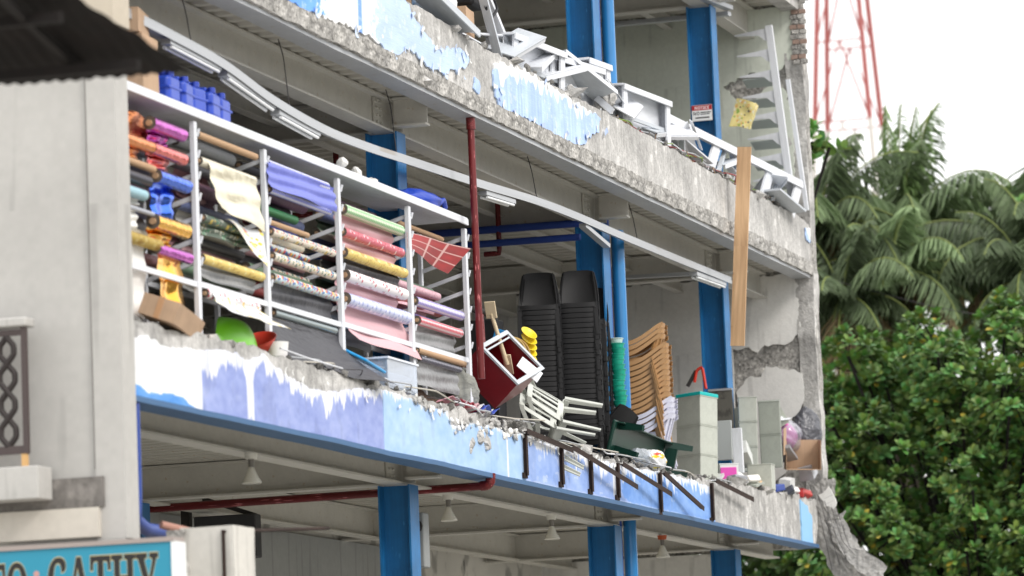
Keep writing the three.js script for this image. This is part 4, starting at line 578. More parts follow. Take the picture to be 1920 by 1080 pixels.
{ const t = thing('broken_drawer', 'broken pale drawer shell tilted near the end wall', 'drawer'); part(t, 'shell', merge([bx(-0.17, 0.17, 0, 0.012, -0.15, 0.15), bx(-0.17, -0.158, 0.012, 0.26, -0.15, 0.15), bx(-0.158, 0.17, 0.012, 0.26, -0.15, -0.138), bx(-0.158, 0.17, 0.012, 0.26, 0.138, 0.15)]), PH(0xb9beb4, 0.5)); part(t, 'torn_rim', sheet((u, v) => [-0.2 + 0.03 * v, 0.24 - 0.2 * u, -0.12 + 0.26 * u + 0.05 * v + 0.02 * Math.sin(u * 14)], 12, 2, 0.008), M.white); t.position.set(25.1, 6.72, -0.25); t.rotation.set(-0.5, 0.2, 0.35); }
{ const t = thing('pink_sack', 'magenta sack wrapped in clear plastic by the end wall', 'sack'); part(t, 'sack_body', jitter(new THREE.SphereGeometry(1, 26, 18), 0.2, 2.1, 3).scale(0.28, 0.2, 0.2).translate(25.3, 6.58, -0.22), PH(0xc03a92, 0.35)); part(t, 'clear_wrap', jitter(new THREE.SphereGeometry(1, 26, 18), 0.25, 2.6, 6).scale(0.3, 0.22, 0.22).translate(25.28, 6.58, -0.2), M.clear); }
solo('grey_sack', 'dark grey plastic sack slumped against the wall corner', 'sack', jitter(new THREE.SphereGeometry(1, 34, 26), 0.16, 2.3, 12).scale(0.26, 0.42, 0.22).translate(25.85, 6.62, -0.03), PH(0x55565c, 0.35, { bumpMap: T.crease, bumpScale: 0.05 }));
carton('open brown carton tipped over at the right end', 0.5, 0.42, 0.44, [25.25, 6.3, 0.04], [0.35, -1.25, 0.3], { open: 1 });
// packets strewn on the right end of the edge
{ const cols = [0x24408f, 0xd8d9dc, 0xb02a2c, 0x3c3f4c, 0x2c4aa8, 0xe4e1da, 0xcfae86, 0xdedede, 0xd9b48c, 0x8d8f95, 0xb5362f, 0xf0f0f0], nm = ['navy blue', 'white', 'red', 'charcoal', 'royal blue', 'cream', 'tan', 'pale', 'peach', 'grey', 'brick red', 'bright white'];
  const xs = [23.9, 24.15, 25.35, 24.6, 24.85, 22.6, 23.0, 22.2, 23.45, 21.9, 25.6, 25.1];
  xs.forEach((x, i) => { solo('packet', `${nm[i]} packet lying on the broken edge near drawer towers`, 'packet', jitter(rbox(0.3, 0.1, 0.18, 0.025, 3), 0.02, 9, i).rotateY(rr(-0.5, 0.5)).rotateZ(rr(-0.25, 0.25)).rotateX(rr(-0.5, 0.3)).translate(x, 5.74 + 0.02 * (i % 3), -0.12 + rr(-0.06, 0.08)), S(cols[i], 0.5), 'packets on the right end of the edge'); });
  solo('snack_bag', 'crumpled colourful snack bag before the green bench', 'bag', jitter(new THREE.SphereGeometry(1, 24, 16), 0.22, 2.4, 2).scale(0.35, 0.13, 0.12).translate(17.6, 5.7, -0.08), S(0xffffff, 0.4, { map: RP.fruit.map }));
  solo('clear_bag', 'crumpled clear plastic bag beside the snack bag', 'bag', jitter(new THREE.SphereGeometry(1, 24, 16), 0.22, 2.4, 5).scale(0.28, 0.11, 0.12).translate(17.0, 5.7, -0.1), M.clear); }
// strips, sticks and slivers along the broken edge
{ const n = 26; for (let i = 0; i < n; i++) { const x = mix(3.6, 21, (i + R()) / n), L = rr(0.5, 1.7), y = (x < 8 ? 5.77 : x < 12 ? 5.73 : 5.62), c = i % 4; solo('thin_strip', `${ORD[i >> 2].replace('topmost', 'first')} ${['thin white plastic strip', 'thin grey metal strip', 'thin pale sliver', 'thin dark wire'][c]} from left along the lower edge`, 'strip', tube([[x, y + rr(0, 0.05), rr(-0.2, 0)], [x + L * 0.5, y + rr(-0.02, 0.04), rr(-0.1, 0.08)], [x + L, y + rr(-0.06, 0.05), rr(-0.15, 0.12)]], c === 3 ? 0.005 : 0.009, 5), [M.white, M.galv, S(0xbdb8ae, 0.8), M.wire][c], 'strips along the lower edge'); }
  for (let i = 0; i < 6; i++) { const x = 9.2 + i * 0.22; solo('foil_scrap', ['pink', 'silver', 'crimson', 'rose', 'white', 'blue'][i] + ' crumpled paper scrap at the last rack bay foot', 'paper scrap', sheet((u, v) => [x + u * 0.7, 5.75 + 0.04 * Math.sin(u * 9 + i) + 0.03 * v, -0.22 + 0.14 * v + 0.03 * i / 6 + 0.02 * Math.sin(u * 6)], 12, 4, 0.004), S([0xd99aa6, 0xc4c6ca, 0xa82a3c, 0xe0b4bc, 0xe9e9ea, 0x4a63c8][i], 0.4), 'paper scraps below the rack'); } }
// rubble crumbs on both broken edges
{ const n = 620, im = new THREE.InstancedMesh(uvm(jitter(new THREE.IcosahedronGeometry(1, 1), 0.35, 1.7)), M.rough, n), m4 = new THREE.Matrix4(), q = new THREE.Quaternion(); im.name = 'rubble_crumbs'; im.userData = { kind: 'stuff', label: 'grey concrete crumbs scattered along both broken floor edges', category: 'rubble' };
  for (let i = 0; i < n; i++) { const up = i > 400, x = up ? rr(8, 26.4) : rr(0.1, 26), s = Math.pow(R(), 2.2) * 0.045 + 0.008, y = up ? 9.85 : (x < 8 ? 5.74 : x < 12 ? 5.68 : x < 20 ? 5.57 : 5.66); q.setFromEuler(new THREE.Euler(rr(0, 6), rr(0, 6), rr(0, 6))); m4.compose(V(x, y + rr(-0.01, 0.03), rr(-0.24, -0.01)), q, V(s * rr(0.7, 1.5), s * 0.8, s)); im.setMatrixAt(i, m4); im.setColorAt(i, new THREE.Color().setScalar(rr(0.75, 1.35))); }
  shade(im); scene.add(im); }
// bent angle irons fixed to the painted edge
{ const ai = (label, a, b, c) => { const t = thing('angle_iron', label, 'angle iron', 'rusty angle irons on the blue edge'), w = 0.045; part(t, 'flange', bar(a, b, 0.006, w, V(0, 0, 1)), M.rust); part(t, 'leg', bar([a[0], a[1], a[2] + w / 2], [b[0], b[1], b[2] + w / 2], w * 1.4, 0.006, V(0, 0, 1)), M.rust); if (c) part(t, 'foot_plate', bx(b[0] - 0.07, b[0] + 0.07, b[1] - 0.03, b[1] + 0.03, 0.005, 0.03), M.rust); };
  const vx = [[11.6, 5.58, 5.11], [13.02, 5.57, 5.1], [14.23, 5.53, 5.09], [15.4, 5.51, 5.09], [17.35, 5.53, 5.03], [19.94, 5.56, 5.07]], od = ['first', 'second', 'third', 'fourth', 'fifth', 'sixth'];
  vx.forEach(([x, y0, y1], i) => ai(`${od[i]} upright angle iron from the left on blue edge`, [x, y0, 0.03], [x, y1, 0.03], 1));
  ai('rusty angle iron bridging the first two uprights', [11.54, 5.6, 0.06], [13.32, 5.51, 0.07]);
  ai('rusty bent bar sloping down from the third upright', [13.33, 5.55, 0.06], [15.75, 5.23, 0.16]); ai('rusty bent bar sloping between fourth and fifth uprights', [15.48, 5.5, 0.06], [17.34, 5.24, 0.16]); ai('rusty bent bar sloping right from the fifth upright', [17.41, 5.52, 0.06], [18.92, 5.15, 0.16]); ai('rusty bar slanting across bare concrete right of blue paint', [20.01, 5.59, 0.06], [21.86, 5.45, 0.1]); }
// plank hanging from the upper floor
solo('wooden_plank', 'long tan wooden plank hanging down from the upper floor', 'plank', uvm(new THREE.BoxGeometry(0.035, 2.72, 0.19, 1, 8, 2), 0.45).rotateX(0.075).rotateZ(-0.03).translate(21.6, 8.87, 0.17), M.wood);
{ const t = thing('red_clamp', 'red and black clamp resting behind the teal lidded tower', 'tool'); part(t, 'handle', tube([[22.9, 7.2, -0.9], [22.9, 7.36, -0.86], [22.9, 7.4, -0.78], [22.9, 7.1, -0.74]], 0.022, 8), S(0xc8321e, 0.4)); part(t, 'blade', bar([22.9, 7.15, -1.0], [22.9, 7.36, -0.87], 0.02, 0.05), M.dark); }
// hanging torn concrete skin at the far corner
{ const t = thing('hanging_debris', 'thin crumpled grey sheet hanging off the far lower corner', 'debris');
  const thinM = PH(0xffffff, 0.9, { map: T.conc, transmission: 0.3, thickness: 0, bumpMap: T.crease, bumpScale: 0.05 });
  part(t, 'crumpled_sheet', uvm(sheet((u, v) => { const e = 0.1 * (fbm(v * 9, 2, 4) - 0.5), w = 0.36 + 0.1 * v + 0.22 * (fbm(v * 7 + 5, 9, 3) - 0.5), n = fbm(u * 9 + 3, v * 5, 4) - 0.5; return [26.4 + 0.12 * u + 0.1 * v + 0.1 * (fbm(u * 6, v * 4 + 8, 3) - 0.5), 5.95 - 1.5 * v + 0.1 * u + 0.08 * (fbm(u * 9, v * 3, 3) - 0.5), -0.18 + e + u * w + 0.42 * v * v + 0.14 * n]; }, 30, 80, 0.006), 0.7), thinM);
  part(t, 'torn_strip', uvm(sheet((u, v) => [26.3 + 0.1 * u, 5.3 - 0.85 * v + 0.25 * u, 0.2 + 0.14 * u + 0.62 * v * v + 0.1 * (fbm(u * 6, v * 8, 4) - 0.5)], 10, 36, 0.03), 0.7), thinM);
  part(t, 'white_plaster_patch', plate(ragged([[0.02, 5.78], [0.16, 5.9], [0.28, 5.66], [0.22, 5.58], [0.1, 5.62]], 0.02, 0.06, 5), 0.03, 26.25, 'x'), M.plaster);
  for (let i = 0; i < 5; i++) part(t, 'loose_wire', tube([[26.25, 5.9 - i * 0.1, -0.1 + i * 0.1], [26.2, 5.4 - i * 0.1, 0.05 + i * 0.1], [26.3, 4.7 + i * 0.06, 0.15 + i * 0.12]], 0.004, 5), M.wire); }

// more toppled pale pieces at the right end
[['white panel leaning low beside teal lidded tower', 21.7, 5.78, -0.4, 0.5, 0.04, 0.3, 0.4, 0xd6dad6], ['grey lid lying flat before the low drawer block', 22.75, 5.74, -0.12, 0.5, 0.03, 0.26, 0.15, 0xb4b9b0], ['white drawer tipped behind the low drawer block', 23.2, 6.18, -0.36, 0.36, 0.2, 0.26, -0.5, 0xdcdfdc], ['pale grey slab leaning on upright drawer tower', 24.35, 6.5, -0.62, 0.05, 0.9, 0.3, 0.12, 0xa9aea6], ['small white box near the open carton', 24.7, 5.86, -0.08, 0.3, 0.14, 0.16, 0.2, 0xe2e2e2], ['grey tray tilted under the magenta sack', 25.1, 6.32, -0.2, 0.5, 0.05, 0.3, -0.3, 0x9da0a6], ['crumpled silver wrap beside grey sack', 25.6, 6.1, 0.02, 0.3, 0.2, 0.2, 0.4, 0xbfc2c8]].forEach(([l, x, y, z, w, h, d, a, c], i) => solo('toppled_piece', l, 'plastic piece', jitter(new THREE.BoxGeometry(w, h, d, 4, 4, 4), 0.012, 5, i).rotateX(0.2 * Math.sin(i * 2)).rotateZ(a).translate(x, y, z), PH(c, 0.5, { map: T.smudge }), 'toppled pale plastic pieces'));
// ---------------------------------------------------------------- upper floor: fallen shop shelving
function lowShelf(label, L, H, D, br, pos, rot) {       // low shelf run: top board with lip, tapered brackets, back sheet
  const t = thing('fallen_shelf', label, 'shelf', 'fallen white shop shelves');
  part(t, 'top_board', rbox(L, 0.03, D, 0.008).translate(0, H, 0), M.white); part(t, 'front_lip', rbox(L, 0.075, 0.025, 0.006).translate(0, H - 0.03, D / 2 + 0.013), M.white);
  part(t, 'back_sheet', bx(-L / 2 + 0.02, L / 2 - 0.02, 0.02, H - 0.02, D / 2 - 0.14, D / 2 - 0.13), M.white); part(t, 'lower_rail', rbox(L - 0.1, 0.05, 0.03, 0.006).translate(0, 0.2, D / 2 - 0.06), M.whitegrey);
  for (let i = 0; i < br; i++) { const x = mix(-L / 2 + 0.12, L / 2 - 0.1, br > 1 ? i / (br - 1) : 1); part(t, 'bracket_plate', merge([bx(x - 0.09, x + 0.09, 0, H - 0.016, D / 2 - 0.03, D / 2 - 0.005), bx(x + 0.07, x + 0.09, 0, H - 0.016, -D / 2 + 0.02, D / 2 - 0.031)]), M.white); }
  t.position.set(...pos); t.quaternion.setFromEuler(new THREE.Euler(...rot, 'YXZ')); return t;
}
lowShelf('fallen white shelf below the steep white upright, nearest cartons', 2.1, 0.55, 0.42, 2, [13.25, 9.76, -0.32], [0.06, 0, 0.05]);
lowShelf('fallen white shelf just left of blue column foot', 1.9, 0.52, 0.4, 2, [14.95, 9.86, -0.36], [0.12, -0.05, 0.05]);
lowShelf('short white shelf end standing before blue column', 1.0, 0.6, 0.42, 1, [16.0, 9.92, -0.34], [0.0, 0, 0.06]);
lowShelf('fallen white shelf right of the round blue pipe', 2.3, 0.58, 0.44, 2, [18.1, 9.88, -0.34], [0.03, 0, 0.05]);
{ // long run with rungs, lying along the edge to the far corner
  const t = thing('long_fallen_shelf', 'longest fallen white shelf frame reaching the far corner', 'shelf', 'fallen white shop shelves'), a = V(18.9, 10.42, -0.36), b = V(26.0, 10.34, -0.02);
  part(t, 'top_rail', bar(a, b, 0.16, 0.05), M.white); part(t, 'rail_lip', bar(a.clone().add(V(0, -0.04, 0.08)), b.clone().add(V(0, -0.04, 0.08)), 0.02, 0.1), M.white);
  for (const f of [0.42, 0.6, 0.78, 0.985]) { const p = a.clone().lerp(b, f); part(t, 'bracket_plate', bar(p.clone().add(V(0, -0.05, 0.05)), p.clone().add(V(-0.35, -0.5, 0.0)), 0.26, 0.03, V(0, 0, 1)), M.white); }
  for (const f of [0.5, 0.87]) { const p = a.clone().lerp(b, f); part(t, 'thin_brace', bar(p.clone().add(V(0, -0.06, -0.02)), p.clone().add(V(-0.7, -0.46, 0.05)), 0.05, 0.06), M.whitegrey); }
  part(t, 'shelf_panel', bar([19.4, 10.36, -0.5], [21.4, 10.0, -0.3], 0.4, 0.02), M.white); part(t, 'loose_tray', bar([24.1, 9.98, 0.02], [25.5, 9.84, 0.06], 0.3, 0.03), M.whitegrey);
}
{ const t = thing('shelf_upright', 'tall white shelf upright with bracket arms against end wall', 'shelf'), x = 25.9;
  part(t, 'post', bar([x, 10.0, -0.08], [x, 12.68, -0.31], 0.1, 0.075, V(1, 0, 0)), M.white); part(t, 'rear_post', bar([x + 0.3, 9.95, 0.06], [x + 0.25, 11.9, -0.12], 0.06, 0.06), M.white);
  for (let k = 0; k < 8; k++) { const y = 12.56 - k * 0.31, z = -0.31 + k * 0.026; const sh = new THREE.Shape([[0, 0.0], [0, 0.12 - 0.0], [-0.03, 0.13], [-0.5, 0.07], [-0.5, 0.05], [-0.13, 0.03], [-0.06, -0.04], [0, -0.07]].map(p => new THREE.Vector2(...p))); const g = new THREE.ExtrudeGeometry(sh, { depth: 0.025, bevelEnabled: false }).rotateY(-Math.PI / 2).applyMatrix4(new THREE.Matrix4().set(1, 0, 0, 0, 0, 1, 0, 0, 0, 0, 1, 0, 0, 0, 0, 1)); g.translate(x, y - 0.05, z - 0.02); part(t, 'bracket_arm', g, M.white); if (k > 1) part(t, 'grey_shelf', bar([x + 0.05, y - 0.02, z - 0.28], [x + 0.32, y - 0.1, z - 0.28], 0.44, 0.012), PH(0xaab2b2, 0.5)); } }
{ const t = thing('leaning_upright', 'steep white shelf upright leaning beside the cartons', 'shelf'); part(t, 'post', bar([12.75, 9.86, -0.24], [11.45, 10.85, -0.3], 0.13, 0.05), M.white); part(t, 'inner_post', bar([11.95, 9.9, -0.2], [11.35, 10.7, -0.22], 0.1, 0.04), M.whitegrey); part(t, 'cross_plate', bar([11.95, 9.98, -0.22], [12.6, 9.92, -0.3], 0.2, 0.012), M.white); }
{ const t = thing('fallen_tray', 'white metal shelf tray sliding off the edge above paint', 'shelf'); part(t, 'tray', merge([bar([8.0, 10.28, -0.1], [10.2, 9.92, -0.05], 0.34, 0.02), bar([8.0, 10.24, 0.07], [10.2, 9.88, 0.12], 0.02, 0.08)]), M.whitegrey); part(t, 'rod', tube([[10.4, 10.05, -0.3], [11.5, 10.13, -0.25], [13.0, 10.35, -0.2]], 0.016, 6), M.white); part(t, 'loose_plate', bar([9.9, 9.95, -0.2], [10.9, 9.88, -0.1], 0.14, 0.015), M.white); }
carton('tall tan carton on the upper floor by the leaning upright', 0.42, 0.75, 0.4, [11.2, 10.0, -0.5], [0, 0.1, 0]);
carton('small tan carton behind white trays on the upper floor', 0.5, 0.3, 0.4, [10.5, 10.35, -0.6], [0, 0.3, 0.05]);
solo('white_bundle', 'white torn plastic bundle on the upper edge at top', 'bundle', jitter(new THREE.SphereGeometry(1, 24, 16), 0.25, 2.2, 9).scale(0.6, 0.2, 0.2).translate(10.1, 10.25, -0.35), M.paper);
{ const t = thing('black_fan', 'black metal appliance at the top edge by the leaning upright', 'appliance'); part(t, 'housing', rbox(0.45, 0.5, 0.36, 0.05, 3).translate(11.65, 10.72, -0.5), M.black); part(t, 'cable', tube([[11.75, 10.75, -0.25], [11.95, 10.5, -0.2], [11.7, 10.35, -0.2], [11.5, 10.45, -0.2]], 0.018, 7), M.black); }
solo('hanging_bag', 'printed yellow snack pack hanging on the shelf upright', 'bag', jitter(new THREE.BoxGeometry(0.1, 0.4, 0.3, 4, 10, 8), 0.05, 5, 3).rotateX(0.35).translate(25.25, 11.28, -0.58), S(0xffffff, 0.4, { map: confetti([0.88, 0.82, 0.55], [[0.55, 0.68, 0.3], [0.9, 0.88, 0.8], [0.45, 0.42, 0.36], [0.86, 0.66, 0.4]], 16, 21).map }));
{ // notice on the far column
  const t = thing('notice_sign', 'white and red NOTICE sign fixed to the blue column', 'sign'), c = document.createElement('canvas'); c.width = 256; c.height = 190; const g = c.getContext('2d');
  g.fillStyle = '#eef0f2'; g.fillRect(0, 0, 256, 190); g.fillStyle = '#b5232e'; g.fillRect(0, 0, 256, 62); g.fillStyle = '#f6f6f6'; g.textAlign = 'center'; g.font = 'bold 52px sans-serif'; g.fillText('NOTICE', 128, 50); g.fillStyle = '#22242a'; g.textAlign = 'left'; g.font = 'bold 56px sans-serif'; g.fillText('NO', 12, 118); g.fillRect(106, 84, 135, 12); g.fillRect(106, 106, 120, 10); g.font = 'bold 26px sans-serif'; g.fillRect(40, 146, 180, 16);
  const tx = new THREE.CanvasTexture(c); tx.colorSpace = THREE.SRGBColorSpace;
  part(t, 'sign_print', new THREE.PlaneGeometry(0.29, 0.22).rotateY(-Math.PI / 2).translate(23.584, 11.08, -0.79), S(0xffffff, 0.5, { map: tx })); part(t, 'sign_board', bx(23.586, 23.592, 10.965, 11.195, -0.937, -0.643), S(0xdcdcdc, 0.5)); }
solo('green_carton', 'green plastic crate against the upper wall behind pipe', 'crate', rbox(0.5, 0.7, 0.9, 0.02).translate(18.9, 10.1, -1.5), S(0x4f9a58, 0.6));
solo('green_shelf_box', 'green box behind the fallen shelves left of column', 'box', rbox(0.5, 0.8, 0.8, 0.02).translate(17.0, 10.05, -1.9), S(0x3f8a45, 0.6));
{ const n = 30; for (let i = 0; i < n; i++) { const x = mix(15.5, 25.2, (i + R()) / n), L = rr(0.4, 1.5), c = i % 5; solo('thin_rod', `${ORD[Math.floor(i / 5)].replace('topmost', 'first')} ${['thin white rod', 'thin grey wire', 'thin brown stick', 'thin green stick', 'thin red stick'][c]} from left on the upper edge`, 'rod', tube([[x, 9.88 + rr(-0.01, 0.06), rr(-0.22, 0)], [x + L / 2, 9.87 + rr(-0.01, 0.05), rr(-0.15, 0.02)], [x + L, 9.86 + rr(-0.03, 0.05), rr(-0.18, 0.02)]], rr(0.006, 0.011), 5), [M.white, M.galv, M.wood, S(0x7d9a35, 0.6), S(0x9c3a3c, 0.6)][c], 'rods along the upper edge'); } }
for (const [x, y, z, s] of [[16.15, 10.12, -0.12, 0.13], [15.7, 10.0, -0.05, 0.08], [14.2, 9.9, -0.02, 0.06], [21.6, 9.9, -0.1, 0.07]]) solo('concrete_chunk', ['jagged concrete chunk held in the short shelf end', 'small concrete chunk left of the short shelf end', 'flat concrete chunk above the pale blue paint', 'concrete chunk below the long fallen shelf'][[0.13, 0.08, 0.06, 0.07].indexOf(s)], 'rubble', uvm(jitter(new THREE.IcosahedronGeometry(s, 1), s * 1.0, 9, s * 99).translate(x, y, z)), M.conc);

{ // loose shelf boards and rails tumbled among the fallen shelves
  const nm = ['first', 'second', 'third', 'fourth', 'fifth', 'sixth', 'seventh', 'eighth', 'ninth', 'tenth', 'eleventh', 'twelfth'], xs = [12.4, 13.4, 14.2, 15.1, 16.5, 17.3, 18.7, 19.6, 20.5, 22.4, 23.5, 24.8];
  xs.forEach((x, i) => { const t = thing('loose_board', `${nm[i]} loose white shelf board from left on the upper edge`, 'shelf board', 'loose white shelf boards'), L = rr(0.7, 1.3); part(t, 'board', rbox(L, 0.02, rr(0.25, 0.38), 0.006), i % 3 ? M.white : M.whitegrey); part(t, 'lip', rbox(L, 0.06, 0.015, 0.005).translate(0, -0.03, 0.17), M.white); if (i % 2) part(t, 'bracket', bar([L / 2 - 0.05, -0.02, -0.1], [L / 2 - 0.05, -0.3, 0.1], 0.03, 0.08), M.white); t.position.set(x, 10.08 + rr(0, 0.2), -0.18 + rr(-0.08, 0.1)); t.rotation.set(rr(-0.9, 0.9), rr(-0.5, 0.5), rr(-0.5, 0.4)); });
}
// ---------------------------------------------------------------- pipes, lamps, trunking
{ const t = thing('red_riser_pipe', 'red vertical sprinkler pipe hanging from the upper floor edge', 'pipe'); part(t, 'pipe', cyl([10.42, 6.1, -0.08], [10.38, 9.0, -0.08], 0.04, 0.04, 16), M.red); part(t, 'coupling', cyl([10.385, 8.86, -0.08], [10.38, 8.99, -0.08], 0.052, 0.052, 16), M.red); }
{ const t = thing('red_branch_pipe', 'long red sprinkler pipe under the lower floor with elbow', 'pipe'); part(t, 'pipe', cyl([10.4, 4.905, -4.2], [10.4, 4.925, -0.12], 0.045, 0.045, 14), M.red); part(t, 'elbow', tube([[10.4, 4.925, -0.13], [10.4, 4.93, -0.06], [10.4, 4.96, -0.02], [10.4, 5.06, -0.01]], 0.055, 12), M.red); }
solo('red_rear_pipe', 'thin red pipe along the ground floor rear ceiling', 'pipe', cyl([18.0, 5.05, -4.2], [18.0, 5.03, -1.2], 0.032, 0.032, 10), M.red);
const drop = (label, x, y0, y1, z, zz) => solo('red_drop_pipe', label, 'pipe', tube([[x, y1, z], [x, y0 + 0.02, z], [x, y0, z - 0.03], [x, y0 - 0.0, zz]], 0.035, 8), M.red, 'red sprinkler drops inside');
drop('red sprinkler drop behind the rack near blue cans', 8.2, 8.2, 9.1, -2.6, -4.0); drop('red sprinkler drop left of the dark blue column', 12.2, 8.35, 9.1, -2.3, -3.4); drop('short red sprinkler drop right of first column', 14.4, 8.35, 9.1, -2.2, -2.5); drop('red sprinkler drop above the black chairs', 17.2, 8.42, 9.1, -1.9, -2.1);
{ const g = 'blue pipes crossing the interior'; solo('blue_cross_pipe', 'upper dark blue pipe crossing behind the red riser', 'pipe', cyl([17.2, 8.75, -5.0], [17.2, 8.72, -0.8], 0.05, 0.05, 12), M.pipenavy, g); solo('blue_cross_pipe', 'lower dark blue pipe crossing behind the red riser', 'pipe', cyl([17.1, 8.56, -5.0], [17.1, 8.53, -0.8], 0.045, 0.045, 12), M.pipenavy, g); }
for (const [y0, y1, w] of [[5.55, 8.98, 'middle'], [9.4, 13.0, 'upper'], [0.01, 5.2, 'ground']]) {
  solo('round_blue_pipe', `thick glossy blue downpipe beside the column on ${w} floor`, 'pipe', cyl([18.2, y0, -0.62], [18.2, y1 - (w === 'middle' ? 0.25 : 0), -0.62], 0.085, 0.085, 20), M.pipeblue, 'thick blue downpipes');
  solo('navy_pipe', `slim navy pipe between column and downpipe on ${w} floor`, 'pipe', tube([[17.98, y0, -0.7], [17.98, mix(y0, y1, 0.5), -0.7], [17.98, y1, -0.7]], 0.04, 10), M.pipenavy, 'slim navy pipes'); }
solo('navy_wall_pipe', 'navy pipe running down beside white wall at ground floor', 'pipe', tube([[0.25, 5.0, -0.05], [0.25, 4.2, -0.05], [0.25, 4.0, -0.06], [0.6, 3.93, -0.1], [1.1, 3.93, -0.12]], 0.06, 10), M.pipenavy);
{ // sagging lighting trunking
  const t = thing('light_trunking', 'long sagging white lighting trunking strung under the upper floor', 'light fitting'), z = -0.42, P = [[0.2, 8.66], [1.12, 8.63], [2.2, 8.6], [3.55, 8.54], [4.84, 8.4], [6.37, 8.32], [7.68, 8.33], [8.9, 8.37], [11.59, 8.46], [13.83, 8.55], [15.63, 8.58], [17.05, 8.58], [19.88, 8.6], [23.1, 8.63]];
  const c = new THREE.CatmullRomCurve3(P.map(([x, y]) => V(x, y, z))), n = 70, pts = Array.from({ length: n + 1 }, (_, i) => c.getPoint(i / n));
  part(t, 'channel', sheet((u, v) => { const p = c.getPoint(v); return [p.x, p.y, p.z + (u - 0.5) * 0.13]; }, 1, n, 0.045), M.galv); part(t, 'channel_lip', sheet((u, v) => { const p = c.getPoint(v); return [p.x, p.y - 0.022 - u * 0.05, p.z + 0.066]; }, 1, n, 0.006), M.galv);
  for (const [x0, y0, x1, y1] of [[2.2, 8.52, 3.5, 8.48], [3.65, 8.45, 4.95, 8.33], [5.06, 8.29, 6.24, 8.24], [11.82, 8.37, 12.95, 8.41], [21.26, 8.5, 22.86, 8.53]]) { const f = part(t, 'lamp_batten', bar([x0, y0, z + 0.0], [x1, y1, z + 0.0], 0.1, 0.05), M.galv); for (const s of [-1, 1]) sub(f, 'fluorescent_tube', cyl([x0 + 0.05, y0 - 0.045, z + s * 0.035], [x1 - 0.05, y1 - 0.045, z + s * 0.035], 0.016, 0.016, 10), S(0xeef0f2, 0.3)); }
  part(t, 'dangling_batten', bar([15.9, 8.5, z], [16.9, 8.36, z + 0.02], 0.09, 0.05), M.galv);
  for (const x of [4.6, 8.0, 12.4, 16.2, 20.5]) { const p = c.getPoint(clamp((x - 0.2) / 22.9)); part(t, 'hanger_wire', tube([[p.x, p.y, z], [p.x, 8.9, z - 0.05], [p.x, 9.1, z - 0.1]], 0.006, 5), M.wire); } }
{ const t = thing('cross_trunking', 'short white trunking running inward from sagging trunking', 'light fitting'); part(t, 'channel', bar([22.2, 8.62, -0.5], [22.6, 8.72, -2.6], 0.1, 0.05), M.galv); const u = thing('upper_trunking', 'white lighting trunking under the top ceiling by blue column', 'light fitting'); part(u, 'channel', bar([24.3, 12.6, -0.5], [24.6, 12.66, -2.6], 0.12, 0.06), M.galv); part(u, 'long_channel', bar([24.3, 12.68, -0.5], [12.0, 12.5, -2.2], 0.12, 0.06), M.galv); }
{ // bare reflector bulbs under the lower floor
  const prof = [[0.001, 0], [0.092, 0.0], [0.095, 0.012], [0.06, 0.07], [0.035, 0.13], [0.03, 0.16], [0.001, 0.16]].map(p => new THREE.Vector2(...p)), bulb = new THREE.LatheGeometry(prof, 24), neck = cyl([0, 0.15, 0], [0, 0.235, 0], 0.026, 0.03, 12), base = cyl([0, 0.235, 0], [0, 0.29, 0], 0.055, 0.065, 16);
  [['nearest hanging reflector bulb, left of the first ground column', 4.62, 4.615, -0.62, 0xdedbd2], ['second hanging reflector bulb, right of the first ground column', 10.87, 4.6, -0.66, 0xdedbd2], ['third hanging reflector bulb, mid ground floor', 14.85, 4.6, -0.66, 0xdedbd2], ['farthest hanging reflector bulb with orange socket base', 19.92, 4.62, -0.66, 0xb5532a]].forEach(([l, x, y, z, c]) => { const t = thing('hanging_bulb', l, 'lamp', 'unlit reflector bulbs'); part(t, 'reflector', bulb, M.lampglass); part(t, 'neck', neck, S(0x77736c, 0.5)); part(t, 'socket_base', base, S(c, 0.6)); t.position.set(x, y, z); }); }
// ground floor interior bits
{ const t = thing('dark_panel_box', 'dark electrical panel on posts behind the ground floor pipe', 'panel'); part(t, 'cabinet', rbox(0.2, 0.5, 0.75, 0.02).translate(11.6, 4.62, -3.55), S(0x3a3a3c, 0.7)); part(t, 'post', bx(11.55, 11.65, 0.01, 5.28, -4.1, -4.0), M.dark); part(t, 'brace', bar([11.6, 5.1, -3.9], [11.6, 4.85, -3.2], 0.05, 0.05), M.dark); }
{ const t = thing('grey_fuse_box', 'grey fuse box fixed right of the first ground column', 'box'); part(t, 'case', rbox(0.2, 0.6, 0.16, 0.02).translate(10.1, 4.35, -0.75), S(0x8a8d8d, 0.6)); part(t, 'dial', cyl([9.98, 4.5, -0.75], [10.0, 4.5, -0.75], 0.07, 0.07, 16), M.dark); }
// thin cable across the trees
solo('overhead_cable', 'thin overhead cable crossing in front of the trees', 'cable', tube([[40, 10.65, -2.68], [40, 10.05, -0.9], [40, 9.64, 0.74], [40, 9.2, 3]], 0.008, 5), M.wire);
